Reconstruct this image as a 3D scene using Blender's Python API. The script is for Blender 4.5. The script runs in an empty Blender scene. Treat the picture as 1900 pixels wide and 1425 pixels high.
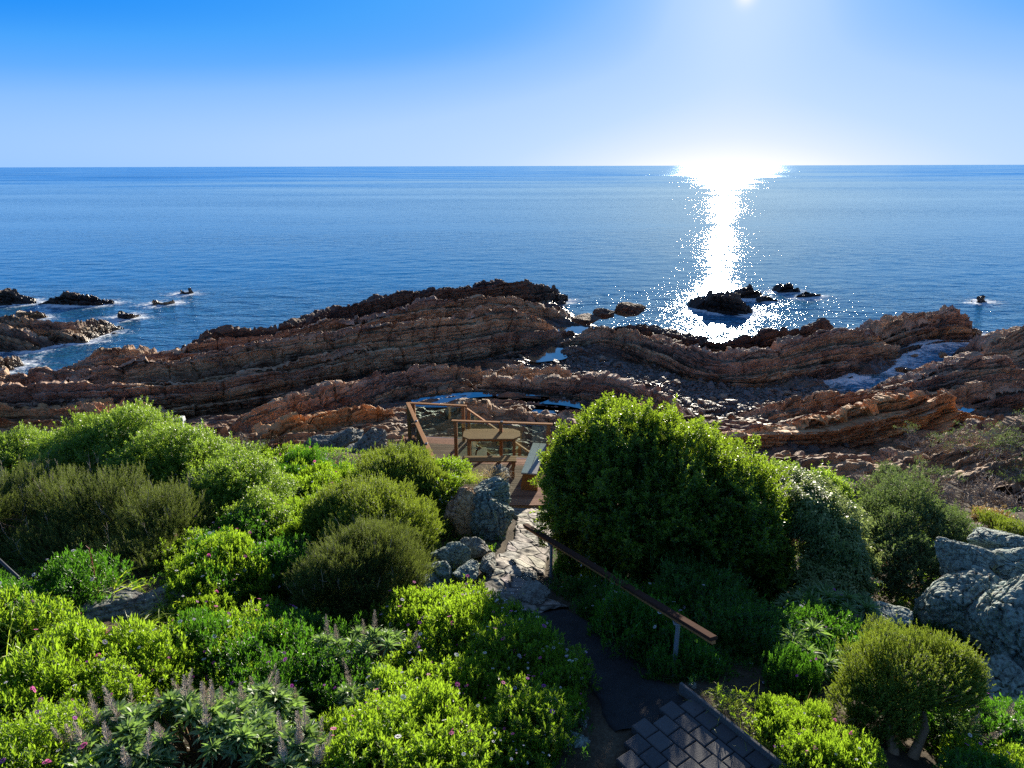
import bpy, math, random
import numpy as np
R = math.radians
sc = bpy.context.scene
COL = sc.collection

# ---------------------------------------------------------------- camera, sky, sun, exposure
F = 1238.0; W, HH = 1900.0, 1425.0
PITCH = R(18.1); ROLL = R(0.15); CAMZ = 13.0
cam = bpy.data.cameras.new('camera'); camo = bpy.data.objects.new('camera', cam); COL.objects.link(camo)
cam.sensor_width = 36.0; cam.lens = 36.0 * F / W; cam.clip_end = 200000; cam.clip_start = 0.05
camo.location = (0, 0, CAMZ)
camo.rotation_mode = 'XYZ'
import mathutils
camo.rotation_euler = (mathutils.Matrix.Rotation(R(90) - PITCH, 3, 'X') @ mathutils.Matrix.Rotation(-ROLL, 3, 'Z')).to_euler()
sc.camera = camo
SUN_EL, SUN_AZ = 11.6, 17.3            # degrees; azimuth clockwise from +Y
world = bpy.data.worlds.new("World"); sc.world = world; world.use_nodes = True
nt = world.node_tree; nt.nodes.clear()
def wn(t, **k):
    n = nt.nodes.new(t)
    for a, b in k.items(): setattr(n, a, b)
    return n
sky = wn('ShaderNodeTexSky', sky_type='NISHITA', sun_disc=False)
sky.sun_elevation = R(SUN_EL); sky.sun_rotation = R(SUN_AZ)
sky.air_density = 1.0; sky.dust_density = 0.3; sky.ozone_density = 4.0; sky.altitude = 0
sky.sun_elevation = R(SUN_EL)
L = nt.links.new
bw = wn('ShaderNodeRGBToBW'); L(sky.outputs[0], bw.inputs[0])
tc = wn('ShaderNodeTexCoord'); sx = wn('ShaderNodeSeparateXYZ'); L(tc.outputs['Generated'], sx.inputs[0])
hz = wn('ShaderNodeMapRange', interpolation_type='SMOOTHERSTEP'); L(sx.outputs[2], hz.inputs[0])     # pale band of sea haze above the horizon
hz.inputs['From Min'].default_value = -0.02; hz.inputs['From Max'].default_value = 0.20; hz.inputs['To Min'].default_value = 0.12; hz.inputs['To Max'].default_value = 0.0
ml = wn('ShaderNodeMath', operation='MULTIPLY_ADD'); L(bw.outputs[0], ml.inputs[0]); ml.inputs[1].default_value = 0.02; L(hz.outputs[0], ml.inputs[2])
dt = wn('ShaderNodeVectorMath', operation='DOT_PRODUCT'); L(tc.outputs['Generated'], dt.inputs[0])
dt.inputs[1].default_value = (math.sin(R(SUN_AZ)) * math.cos(R(SUN_EL)), math.cos(R(SUN_AZ)) * math.cos(R(SUN_EL)), math.sin(R(SUN_EL)))
p1_ = wn('ShaderNodeMath', operation='POWER'); L(dt.outputs['Value'], p1_.inputs[0]); p1_.inputs[1].default_value = 14000
p2_ = wn('ShaderNodeMath', operation='POWER'); L(dt.outputs['Value'], p2_.inputs[0]); p2_.inputs[1].default_value = 260
p3_ = wn('ShaderNodeMath', operation='MULTIPLY'); L(p1_.outputs[0], p3_.inputs[0]); p3_.inputs[1].default_value = .22
au = wn('ShaderNodeMath', operation='MULTIPLY_ADD'); L(p2_.outputs[0], au.inputs[0]); au.inputs[1].default_value = .16; L(p3_.outputs[0], au.inputs[2])
ad = wn('ShaderNodeMath', operation='ADD'); L(ml.outputs[0], ad.inputs[0]); L(au.outputs[0], ad.inputs[1])
rp = wn('ShaderNodeValToRGB'); L(ad.outputs[0], rp.inputs[0]); els = rp.color_ramp.elements
SKYR = [(0.0, (.10, .17, .32)), (.035, (.09, .20, .46)), (.060, (.02, .29, .95)), (.083, (.07, .38, .98)), (.115, (.13, .43, 1.0)), (.155, (.26, .53, 1.0)),
        (.24, (.44, .66, 1.0)), (.36, (.55, .74, 1.0)), (.50, (.78, .88, 1.0)), (.62, (1.05, 1.05, 1.08))]
while len(els) < len(SKYR): els.new(0.5)
for e, (p_, c_) in zip(els, SKYR): e.position = p_; e.color = c_ + (1,)
bg = wn('ShaderNodeBackground'); bg.inputs['Strength'].default_value = 0.41
out = wn('ShaderNodeOutputWorld'); L(rp.outputs[0], bg.inputs[0]); L(bg.outputs[0], out.inputs[0])
sl = bpy.data.lights.new('sun', 'SUN'); sl.energy = 5.0; sl.angle = R(0.53); sl.color = (1.0, 0.90, 0.74)
so = bpy.data.objects.new('sun', sl); COL.objects.link(so)
sdir = mathutils.Vector((math.sin(R(SUN_AZ)) * math.cos(R(SUN_EL)), math.cos(R(SUN_AZ)) * math.cos(R(SUN_EL)), math.sin(R(SUN_EL))))
so.rotation_euler = sdir.to_track_quat('Z', 'Y').to_euler(); so.location = (20, 60, 30)
sc.view_settings.view_transform = 'Standard'; sc.view_settings.look = 'None'
sc.view_settings.gamma = 1.0; sc.view_settings.exposure = 1.3
sc.cycles.use_denoising = False; sc.cycles.max_bounces = 8; sc.cycles.transparent_max_bounces = 12
sc.cycles.sample_clamp_indirect = 6.0
sc.cycles.caustics_reflective = False; sc.cycles.caustics_refractive = False

# ---------------------------------------------------------------- numeric helpers
def hsh(ix, iy=0, iz=0, seed=0):
    h = (np.asarray(ix).astype(np.int64) * 374761393 + np.asarray(iy).astype(np.int64) * 668265263
         + np.asarray(iz).astype(np.int64) * 2147483647 + seed * 1274126177) & 0xFFFFFFFF
    h = ((h ^ (h >> 13)) * 1274126177) & 0xFFFFFFFF
    h = ((h ^ (h >> 16)) * 2246822519) & 0xFFFFFFFF
    h = h ^ (h >> 15)
    return (h & 0xFFFFFF) / float(0xFFFFFF)
def vn2(x, y, seed=0):
    x = np.asarray(x, float); y = np.asarray(y, float)
    ix = np.floor(x); iy = np.floor(y); fx = x - ix; fy = y - iy
    fx = fx * fx * (3 - 2 * fx); fy = fy * fy * (3 - 2 * fy)
    a = hsh(ix, iy, 0, seed); b = hsh(ix + 1, iy, 0, seed); c = hsh(ix, iy + 1, 0, seed); d = hsh(ix + 1, iy + 1, 0, seed)
    return (a + (b - a) * fx) * (1 - fy) + (c + (d - c) * fx) * fy
def fbm(x, y, o=4, seed=0, g=0.5):
    s = 0; a = 1; t = 0
    for k in range(o):
        s = s + a * (vn2(x * 2 ** k + 17.3 * k, y * 2 ** k - 9.1 * k, seed + k) * 2 - 1); t += a; a *= g
    return s / t
def vn3(p, seed=0):
    i = np.floor(p); f = p - i; f = f * f * (3 - 2 * f)
    r = 0
    for dx in (0, 1):
        for dy in (0, 1):
            for dz in (0, 1):
                w = (f[:, 0] if dx else 1 - f[:, 0]) * (f[:, 1] if dy else 1 - f[:, 1]) * (f[:, 2] if dz else 1 - f[:, 2])
                r = r + w * hsh(i[:, 0] + dx, i[:, 1] + dy, i[:, 2] + dz, seed)
    return r
def fbm3(p, o=3, seed=0, g=0.5):
    s = 0; a = 1; t = 0
    for k in range(o):
        s = s + a * (vn3(p * 2 ** k + 11.7 * k, seed + k) * 2 - 1); t += a; a *= g
    return s / t
def sstep(a, b, x):
    t = np.clip((x - a) / (b - a), 0, 1); return t * t * (3 - 2 * t)

cp, sp_ = math.cos(PITCH), math.sin(PITCH); cr, sr = math.cos(ROLL), math.sin(ROLL)
def ray(px, py):
    a0 = (px - 950) / F; b0 = -(py - 712.5) / F
    a = a0 * cr + b0 * sr; b = b0 * cr - a0 * sr
    return np.array([a, cp + b * sp_, -sp_ + b * cp])
def at(px, py, z):
    d = ray(px, py); return d[:2] * ((z - CAMZ) / d[2])
def at3(px, py, z):
    q = at(px, py, z); return np.array([q[0], q[1], z])
def atd(px, py, y):                       # the point on that sight line at forward distance y
    d = ray(px, py); t = y / d[1]; return np.array([d[0] * t, y, CAMZ + d[2] * t])

# ---------------------------------------------------------------- mesh and material helpers
def np_mesh(name, verts, faces, mat=None, smooth=False, attrs=None, parent=None):
    """verts (n,3); faces (m,k) all k-gons, or a list of such arrays"""
    me = bpy.data.meshes.new(name)
    fl = faces if isinstance(faces, list) else [faces]
    fl = [np.asarray(f, np.int32) for f in fl if len(f)]
    verts = np.asarray(verts, np.float32)
    me.vertices.add(len(verts)); me.vertices.foreach_set('co', verts.ravel())
    nl = sum(f.size for f in fl); npoly = sum(len(f) for f in fl)
    me.loops.add(nl); me.loops.foreach_set('vertex_index', np.concatenate([f.ravel() for f in fl]))
    starts = []; s = 0
    for f in fl:
        starts.append(s + np.arange(len(f)) * f.shape[1]); s += f.size
    me.polygons.add(npoly); me.polygons.foreach_set('loop_start', np.concatenate(starts).astype(np.int32))
    me.polygons.foreach_set('use_smooth', np.full(npoly, smooth))
    for k, v in (attrs or {}).items():
        v = np.asarray(v, np.float32)
        if v.ndim == 1:
            at_ = me.attributes.new(k, 'FLOAT', 'POINT'); at_.data.foreach_set('value', v)
        else:
            at_ = me.attributes.new(k, 'FLOAT_VECTOR', 'POINT'); at_.data.foreach_set('vector', v.ravel())
    me.update(calc_edges=True)
    if mat: me.materials.append(mat)
    o = bpy.data.objects.new(name, me); COL.objects.link(o)
    if parent is not None: o.parent = parent
    return o
def tag(o, label=None, cat=None, group=None, kind=None):
    for k, v in (('label', label), ('category', cat), ('group', group), ('kind', kind)):
        if v: o[k] = v
    return o
def empty(name, loc, rz=0.0, label=None, cat=None, group=None):
    o = bpy.data.objects.new(name, None); COL.objects.link(o); o.location = tuple(float(c) for c in loc); o.rotation_euler = (0, 0, rz)
    o.empty_display_size = 0.2
    return tag(o, label, cat, group)
def copy_tree(o, parent=None):
    c = o.copy(); COL.objects.link(c); c.parent = parent
    for ch in list(o.children): copy_tree(ch, c)
    return c
def grid_faces(n, m):
    i = np.arange(n - 1)[:, None] * m + np.arange(m - 1)[None, :]
    i = i.ravel(); return np.stack([i, i + m, i + m + 1, i + 1], 1)

class NT:
    def __init__(s, name):
        s.m = bpy.data.materials.new(name); s.m.use_nodes = True; s.t = s.m.node_tree; s.t.nodes.clear()
    def n(s, t, inp=None, **k):
        n = s.t.nodes.new(t)
        for a, b in k.items(): setattr(n, a, b)
        for a, b in (inp or {}).items():
            if isinstance(b, bpy.types.NodeSocket): s.t.links.new(b, n.inputs[a])
            else: n.inputs[a].default_value = b
        return n
    def noise(s, vec, scale, detail=4, rough=0.55, dist=0.0):
        return s.n('ShaderNodeTexNoise', {'Vector': vec, 'Scale': scale, 'Detail': detail, 'Roughness': rough, 'Distortion': dist}).outputs[0]
    def ramp(s, fac, stops, interp='LINEAR'):
        r = s.n('ShaderNodeValToRGB', {'Fac': fac}); cr_ = r.color_ramp; cr_.interpolation = interp
        while len(cr_.elements) < len(stops): cr_.elements.new(0.5)
        for e, (p, c) in zip(cr_.elements, stops):
            e.position = p; e.color = tuple(c) + (1,) if len(c) == 3 else c
        return r.outputs[0]
    def mix(s, f, a, b, bt='MIX'):
        n = s.n('ShaderNodeMix', data_type='RGBA', blend_type=bt)
        for i, v in ((0, f), (6, a), (7, b)):
            if isinstance(v, bpy.types.NodeSocket): s.t.links.new(v, n.inputs[i])
            else: n.inputs[i].default_value = v if i == 0 else (tuple(v) + (1,) if len(v) == 3 else v)
        return n.outputs[2]
    def math(s, op, a, b=0.0, c=0.0, clamp=False):
        n = s.n('ShaderNodeMath', operation=op, use_clamp=clamp)
        for i, v in enumerate((a, b, c)):
            if isinstance(v, bpy.types.NodeSocket): s.t.links.new(v, n.inputs[i])
            else: n.inputs[i].default_value = v
        return n.outputs[0]
    def mapping(s, vec, scale=(1, 1, 1), rot=(0, 0, 0), loc=(0, 0, 0)):
        return s.n('ShaderNodeMapping', {'Vector': vec, 'Scale': scale, 'Rotation': rot, 'Location': loc}).outputs[0]
    def attr(s, name, out='Fac'):
        return s.n('ShaderNodeAttribute', attribute_name=name).outputs[out]
    def geo(s, out='Position'): return s.n('ShaderNodeNewGeometry').outputs[out]
    def obj(s): return s.n('ShaderNodeTexCoord').outputs['Object']
    def bump(s, h, strength=0.5, dist=0.05, normal=None):
        d = {'Height': h, 'Strength': strength, 'Distance': dist}
        if normal is not None: d['Normal'] = normal
        return s.n('ShaderNodeBump', d).outputs[0]
    def pbsdf(s, col, rough=0.7, spec=0.5, normal=None, **k):
        d = {'Base Color': col if isinstance(col, bpy.types.NodeSocket) else tuple(col) + (1,), 'Roughness': rough, 'Specular IOR Level': spec}
        if normal is not None: d['Normal'] = normal
        d.update(k)
        return s.n('ShaderNodeBsdfPrincipled', d).outputs[0]
    def out(s, surf, **k):
        d = {'Surface': surf}; d.update(k); s.n('ShaderNodeOutputMaterial', d); return s.m

# ---------------------------------------------------------------- rock materials
def rock_mat(name, stops, lichen=0.0, lcol=(0.19, 0.205, 0.18), bs=1.0, wet_shade_z=None, rough=0.8):
    m = NT(name); P = m.geo()
    sv = m.attr('strata', 'Vector')
    n1 = m.noise(P, 0.9 * bs, 5, 0.6, 0.6); n2 = m.noise(P, 5.0 * bs, 6, 0.65); n3 = m.noise(P, 22 * bs, 4, 0.7)
    band = m.noise(m.mapping(sv, (0.25, 0.25, 5.0)), 1.3 * bs, 5, 0.6, 0.3)
    fine = m.noise(m.mapping(sv, (1.2, 1.2, 14.0)), 1.6 * bs, 4, 0.6, 0.2)
    f = m.math('ADD', m.math('MULTIPLY', n1, 0.45), m.math('MULTIPLY', band, 0.35))
    f = m.math('ADD', f, m.math('MULTIPLY', n2, 0.30))
    col = m.ramp(f, stops)
    col = m.mix(m.math('MULTIPLY', m.ramp(n3, [(0.35, (0, 0, 0)), (0.62, (1, 1, 1))]), 0.35), col, m.mix(1.0, col, (0.42, 0.38, 0.36), 'MULTIPLY'))
    if wet_shade_z is not None:
        hue = m.noise(m.mapping(sv, (0.05, 0.05, 0.75)), 1.0, 3, .6, .4)
        col = m.mix(1.0, col, m.ramp(hue, [(.38, (.68, .60, .62)), (.46, (.98, .88, .84)), (.54, (1.12, .98, .78)), (.64, (1.25, 1.18, .98))]), 'MULTIPLY')
        seam = m.ramp(m.noise(m.mapping(sv, (0.22, 0.22, 6.0)), 1.0, 3, .65, .25), [(.38, (.22, .21, .21)), (.44, (1, 1, 1))]); col = m.mix(.85, col, seam, 'MULTIPLY')
    if lichen > 0:
        vor = m.noise(P, 3.2 * bs, 6, 0.72, 1.2)
        lm = m.ramp(vor, [(0.62 - 0.22 * lichen, (0, 0, 0)), (0.66 - 0.22 * lichen, (1, 1, 1))])
        lc = m.mix(n3, lcol, tuple(c * 1.5 for c in lcol))
        col = m.mix(m.math('MULTIPLY', lm, 0.85), col, lc)
        sp2 = m.ramp(m.noise(P, 11 * bs, 5, .75, .6), [(.47, (0, 0, 0)), (.55, (1, 1, 1))]); col = m.mix(m.math('MULTIPLY', sp2, .62), col, (.035, .033, .03))
        ym = m.ramp(m.noise(P, 5.5 * bs, 3, 0.5, 0.8), [(0.66, (0, 0, 0)), (0.69, (1, 1, 1))])
        col = m.mix(m.math('MULTIPLY', ym, 0.7), col, (0.30, 0.31, 0.12))
    r = rough
    if wet_shade_z is not None:
        z = m.n('ShaderNodeSeparateXYZ', {0: P}).outputs[2]
        zz = m.math('ADD', z, m.math('MULTIPLY', m.math('SUBTRACT', n1, 0.5), 1.6))
        dry = m.n('ShaderNodeMapRange', {'Value': zz, 'From Min': wet_shade_z - 0.2, 'From Max': wet_shade_z + 0.7}).outputs[0]
        col = m.mix(dry, m.mix(1.0, col, (0.30, 0.29, 0.27), 'MULTIPLY'), col)
        r = m.math('ADD', 0.30, m.math('MULTIPLY', dry, rough - 0.30))
    # joints and cracks
    v = m.n('ShaderNodeTexVoronoi', {'Vector': m.mapping(sv, (0.55, 0.9, 2.6)), 'Scale': 2.4 * bs}, feature='DISTANCE_TO_EDGE').outputs[0]
    ck = m.ramp(v, [(0.0, (0, 0, 0)), (0.05, (1, 1, 1))])
    h = m.math('ADD', m.math('MULTIPLY', n2, 0.8), m.math('MULTIPLY', fine, 0.7))
    h = m.math('ADD', h, m.math('MULTIPLY', ck, 0.35)); h = m.math('ADD', h, m.math('MULTIPLY', n3, 0.3))
    return m.out(m.pbsdf(col, r, 0.4, m.bump(h, 0.9 if lichen == 0 else .55, 0.09 / bs)))
BROWN = [(0.33, (0.04, 0.03, 0.027)), (0.43, (0.21, 0.14, 0.105)), (0.51, (0.41, 0.28, 0.195)), (0.59, (0.58, 0.43, 0.30)), (0.69, (0.70, 0.58, 0.45))]
ORANGE = [(0.32, (0.06, 0.038, 0.026)), (0.42, (0.32, 0.165, 0.08)), (0.51, (0.60, 0.33, 0.145)), (0.61, (0.68, 0.45, 0.24)), (0.72, (0.7, 0.58, 0.43))]
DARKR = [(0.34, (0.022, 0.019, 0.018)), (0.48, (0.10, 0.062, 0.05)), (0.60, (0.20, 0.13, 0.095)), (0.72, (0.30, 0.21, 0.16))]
M_brown = rock_mat('brown_rock', BROWN, wet_shade_z=0.35); M_orange = rock_mat('orange_rock', ORANGE, wet_shade_z=0.2)
M_dark = rock_mat('dark_rock', DARKR, wet_shade_z=0.8)
M_tan = rock_mat('tan_rock', [(0.34, (0.07, 0.05, 0.04)), (0.46, (0.28, 0.19, 0.125)), (0.56, (0.46, 0.34, 0.23)), (0.68, (0.62, 0.50, 0.38))], wet_shade_z=0.3)
M_shelf = rock_mat('shelf_rock', [(0.34, (0.04, 0.03, 0.027)), (0.46, (0.17, 0.115, 0.08)), (0.56, (0.34, 0.22, 0.14)), (0.68, (0.48, 0.36, 0.26))], wet_shade_z=0.62)  # wet band set higher, putting the channel's shade into the rock colour too
M_grey = rock_mat('grey_boulder_rock', [(0.36, (0.04, 0.033, 0.026)), (0.5, (0.12, 0.10, 0.08)), (0.66, (0.24, 0.205, 0.165))], lichen=0.9, bs=1.6)
M_lich = rock_mat('lichen_rock', [(0.36, (0.03, 0.03, 0.028)), (0.5, (0.12, 0.115, 0.10)), (0.66, (0.27, 0.255, 0.22))], lichen=1.1, lcol=(0.22, 0.29, 0.25), bs=1.3)
M_cobble = rock_mat('cobble_rock', [(0.3, (0.06, 0.055, 0.055)), (0.5, (0.16, 0.14, 0.13)), (0.7, (0.30, 0.26, 0.23))], bs=1.2, rough=0.6)

# ---------------------------------------------------------------- shore: shelf height field
POLY = np.array([at(*q, 0.5) for q in [(-900, 800), (-400, 760), (-100, 735), (30, 700), (300, 655), (500, 625), (700, 575), (900, 550), (1020, 555), (1090, 600),
        (1170, 640), (1330, 672), (1500, 672), (1640, 650), (1650, 665), (1500, 690), (1560, 730), (1640, 735), (1740, 690), (1830, 665), (1900, 640), (2000, 600), (2300, 570)]]
        + [(60, 10), (-60, 10)])
def sd_poly(x, y):
    d = np.full(x.shape, 1e9); ins = np.zeros(x.shape, bool); n = len(POLY)
    for i in range(n):
        a = POLY[i]; b = POLY[(i + 1) % n]; e = b - a
        t = np.clip(((x - a[0]) * e[0] + (y - a[1]) * e[1]) / (e @ e), 0, 1)
        d = np.minimum(d, np.hypot(x - a[0] - e[0] * t, y - a[1] - e[1] * t))
        c = ((a[1] > y) != (b[1] > y)) & (x < (b[0] - a[0]) * (y - a[1]) / (b[1] - a[1] + 1e-12) + a[0])
        ins ^= c
    return np.where(ins, d, -d)
POOLS = [(885, 742, .95, 2.6, .75, 0.05), (985, 748, .95, 2.6, .8, -0.15), (1045, 765, .95, 2.0, .6, -0.4), (1012, 655, .5, 1.3, 1.5, 0), (1068, 612, .25, 2.0, 1.8, 0), (1772, 757, 1.3, .9, .5, 0.5), (1870, 722, 1.0, 2.6, .8, 0.4), (1346, 650, .5, 1.2, .7, 0), (1655, 622, .5, 1.0, .8, 0), (760, 690, .35, 5, .8, .4)]
POOLS = [(at(px_, py_, lv_), lv_, a_, b_, r_) for px_, py_, lv_, a_, b_, r_ in POOLS]
def strike(x):                            # the strata run along these bowed lines
    return sum(np.interp(x + d, [-60, -20, -4, 0, 5, 9, 14, 30, 60], [-30, -9, -1, 0, -2.4, -4, -3, 5, 20]) for d in (-2, -1, 0, 1, 2)) / 5
def shelf_h(x, y, detail=True):
    s = sd_poly(x, y)
    h = -1.4 + 2.0 * sstep(-3.0, 1.0, s + 1.2 * fbm(x / 3, y / 3, 3, 5))
    h = h + 0.9 * sstep(36, 27, y + 0.05 * np.abs(x)) + 1.2 * sstep(27, 21, y)
    if detail:
        arc = y - strike(x)
        q = arc / 0.62 + 1.6 * fbm(x / 7, y / 5, 4, 9)
        Lq = np.floor(q); f = q - Lq
        J = np.floor(x / 1.1 + 7 * hsh(Lq, 3, 0, 4) + 0.6 * fbm(x / 2, y / 2, 2, 3))
        a = (hsh(Lq, np.floor(x / 5 + 9 * hsh(Lq, 8, 0, 1)), 0, 1) - 0.45) * 0.5 + (hsh(Lq, J, 0, 2) - 0.5) * 0.32
        h = h + (a * (1 - 0.7 * f) - 0.07 * np.exp(-(np.minimum(f, 1 - f) / 0.1) ** 2)) * sstep(-2.5, 0.5, s) * 1.0
        q2 = arc / 0.19 + 1.2 * fbm(x / 2, y / 2, 3, 19); L2 = np.floor(q2); J2 = np.floor(x / .45 + 7 * hsh(L2, 5, 0, 4))
        h = h + (hsh(L2, J2, 0, 12) - .5) * 0.14 * sstep(-2.5, .5, s)
        h = h + 0.30 * fbm(x / 2.5, y / 2.5, 4, 21) + 0.05 * fbm(x / .3, y / .3, 3, 31)
    for c, lv, a, b, r in POOLS:
        u = (x - c[0]); v = (y - c[1]); uu = u * math.cos(r) + v * math.sin(r); vv = -u * math.sin(r) + v * math.cos(r)
        g = np.exp(-((uu / a) ** 2 + (vv / b) ** 2) * 1.1)
        g = np.clip(1.7 * g, 0, 1); h = h * (1 - g) + (lv - .16 + .62 * fbm(x / 1.6, (y - strike(x)) / .32, 3, 88)) * g + .14 * g * (1 - g) * 4
    h0 = h
    # the cobble hollow between the two reefs and the dark channel on the left
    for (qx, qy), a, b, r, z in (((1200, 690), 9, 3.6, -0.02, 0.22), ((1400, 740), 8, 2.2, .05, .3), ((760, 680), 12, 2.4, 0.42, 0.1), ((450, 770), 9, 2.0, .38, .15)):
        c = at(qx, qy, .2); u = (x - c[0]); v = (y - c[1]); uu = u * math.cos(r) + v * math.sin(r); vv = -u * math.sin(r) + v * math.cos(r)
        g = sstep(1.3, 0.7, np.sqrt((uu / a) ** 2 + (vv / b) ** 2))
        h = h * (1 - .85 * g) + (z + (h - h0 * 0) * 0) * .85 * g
    for c, lv, a, b, r in POOLS[3:5]:
        g = np.exp(-(((x - c[0]) / a) ** 2 + ((y - c[1]) / b) ** 2) * 1.1); h = h * (1 - g) + (lv - .25) * g
    return h
def nonuni(segs):
    return np.unique(np.concatenate([np.arange(a, b, s) for a, b, s in segs]))
xs = nonuni([(-75, -34, .3), (-34, 44, .11), (44, 80, .3)]); ys = nonuni([(20, 30, .07), (30, 46, .085), (46, 60, .16), (60, 92, .5)])
X, Y = np.meshgrid(xs, ys, indexing='ij'); Z = shelf_h(X, Y)
bq = Y - strike(X)
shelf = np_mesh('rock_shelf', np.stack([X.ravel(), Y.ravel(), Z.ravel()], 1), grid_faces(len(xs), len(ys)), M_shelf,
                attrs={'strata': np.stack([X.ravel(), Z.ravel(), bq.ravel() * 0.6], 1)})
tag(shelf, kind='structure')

# ---------------------------------------------------------------- rock ridges swept along a crest line
def catmull(P, n):
    P = np.asarray(P, float); k = len(P); Q = np.vstack([2 * P[0] - P[1], P, 2 * P[-1] - P[-2]])
    t = np.linspace(0, k - 1 - 1e-9, n); i = t.astype(int); f = (t - i)[:, None]
    a, b, c, d = Q[i], Q[i + 1], Q[i + 2], Q[i + 3]
    return 0.5 * (2 * b + (c - a) * f + (2 * a - 5 * b + 4 * c - d) * f ** 2 + (3 * b - a - 3 * c + d) * f ** 3)
def ridge(name, label, cat, crest, wl, ws, zl=0.2, zs=-1.0, mat=None, dip=58, amp=1.0, seed=1, ds=0.09, du=0.07, steep=0.7, cap=0.35, group=None, big=1.0):
    """crest: (px, py, z) of the crest line; wl/ws: widths of landward face and seaward slope; zl/zs: their foot heights"""
    C = np.array([list(at(px, py, z)) + [z] for px, py, z in crest])
    C = catmull(C, 60)
    dl = np.hypot(np.diff(C[:, 0]), np.diff(C[:, 1])); s = np.concatenate([[0], np.cumsum(dl)]); Ls = s[-1]
    n = max(20, int(Ls / ds * 1.35)); S = np.linspace(0, Ls, n)
    cx, cy, cz = (np.interp(S, s, C[:, k]) for k in range(3))
    tx, ty = np.gradient(cx), np.gradient(cy); tl = np.hypot(tx, ty) + 1e-9; tx, ty = tx / tl, ty / tl
    nx, ny = -ty, tx                                   # seaward normal (crest runs left to right)
    endt = np.clip(np.minimum(S, Ls - S) / min(2.5, Ls * .3), 0, 1) ** .6
    cz = zl + (cz - zl) * (0.15 + 0.85 * endt) * (1 + 0.16 * fbm(S / 3.0, S * 0 + seed, 3, seed))
    wl_ = wl * (1 + 0.25 * fbm(S / 4, S * 0 + 7, 2, seed)) * (.3 + .7 * endt); ws_ = ws * (1 + 0.25 * fbm(S / 4, S * 0 + 3, 2, seed + 5)) * (.3 + .7 * endt)
    prof_u = np.array([0, .08, .42, .55, .72, .90, 1.0])
    m = int((wl + ws + 3) / du * 1.3); 
    u = np.linspace(0, 1, m)
    def lerp(cols): # cols: list of arrays (n,) -> (n,m)
        K = np.stack(cols, 1); i = np.clip(np.searchsorted(prof_u, u, 'right') - 1, 0, 5); f = (u - prof_u[i]) / (prof_u[i + 1] - prof_u[i])
        return K[:, i] * (1 - f) + K[:, i + 1] * f
    zz = cz - zl
    T = lerp([-wl_ - .7, -wl_, -wl_ * (1 - steep) * 0.5, S * 0 + cap * .3, ws_ * .45, ws_, ws_ + 1.0])
    Zp = lerp([S * 0 + zl - .9, S * 0 + zl - .1, zl + zz * .86, cz, zl + zz * .72, zl + zz * .28 + zs * .1, S * 0 + zs - .6])
    Sg = np.repeat(S[:, None], m, 1)
    dT = np.gradient(T, axis=1); dZ = np.gradient(Zp, axis=1); l = np.hypot(dT, dZ) + 1e-9; nT, nZ = -dZ / l, dT / l
    lump = fbm(Sg / 2.2, T / 1.6 + Zp, 3, seed + 11)
    d0 = R(dip); b = Zp * math.cos(d0) + T * math.sin(d0) + 0.16 * fbm(Sg / 5, T / 3, 3, seed + 2)
    b2 = b + 0.05 * Sg * (hsh(seed, 1, 0, 3) - .5) * 2
    D = 0.14 * lump * amp
    for k, (p, A) in enumerate(((1.15 * big, .52), (.40 * big, .24), (.14, .09))):
        q = b2 / p + .28 * fbm(Sg / (5 * p), T / (3 * p), 2, seed + 20 + k)
        Lq = np.floor(q); f = q - Lq
        js = Sg / (p * (1.3 + 1.6 * hsh(Lq, 3, k, seed + 9))) + 9 * hsh(Lq, k, 0, seed) + .5 * fbm(Sg / p, b / p, 2, seed + 30 + k)
        J = np.floor(js); jf = js - J
        pr = .62 * hsh(Lq, np.floor(Sg / (p * 9) + 5 * hsh(Lq, 1, k, seed)), k, seed + 1) + .38 * hsh(Lq, J, k, seed + 2)
        gr = np.exp(-(np.minimum(f, 1 - f) / .09) ** 2) * .8 + np.exp(-(np.minimum(jf, 1 - jf) / .06) ** 2) * .55 * (hsh(Lq, J, 7, seed) > .25)
        saw = 1.35 * (f - .5)
        D = D + A * amp * ((pr - .5) * 1.7 - gr + saw)
    cz1 = np.floor(Sg / .9 + fbm(Sg, T, 2, seed + 60)); cz2 = np.floor(T / .55 + .8 * fbm(Sg / 1.5, T / 1.5, 2, seed + 61) + 3 * hsh(cz1, 2, 0, seed))
    D = D + (hsh(cz1, cz2, 1, seed) - .5) * .34 * amp * sstep(.30, .5, np.broadcast_to(u, Sg.shape))      # loose blocks along the top
    c3 = np.floor(Sg / .33 + .8 * fbm(Sg / .6, T / .6, 2, seed + 64)); c4 = np.floor(b / .2 + .8 * fbm(Sg / .7, T / .5, 2, seed + 65) + 3 * hsh(c3, 4, 0, seed)); D = D + (hsh(c3, c4, 5, seed) - .5) * .10 * amp
    D = D + .045 * fbm(Sg / .22, (T + Zp) / .22, 3, seed + 40)
    T2 = T + nT * D; Z2 = Zp + nZ * D
    Xw = cx[:, None] + nx[:, None] * T2; Yw = cy[:, None] + ny[:, None] * T2
    # displace along the strike a little so that joints are not straight
    j = .10 * fbm(Sg / .8, b / .4, 2, seed + 50); Xw += tx[:, None] * j; Yw += ty[:, None] * j
    V = np.stack([Xw.ravel(), Yw.ravel(), Z2.ravel()], 1)
    o = np_mesh(name, V, grid_faces(n, m)[:, ::-1], mat or M_brown, attrs={'strata': np.stack([Sg.ravel(), (T2 * .9).ravel(), b.ravel()], 1)})
    return tag(o, label, cat, group)

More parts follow.
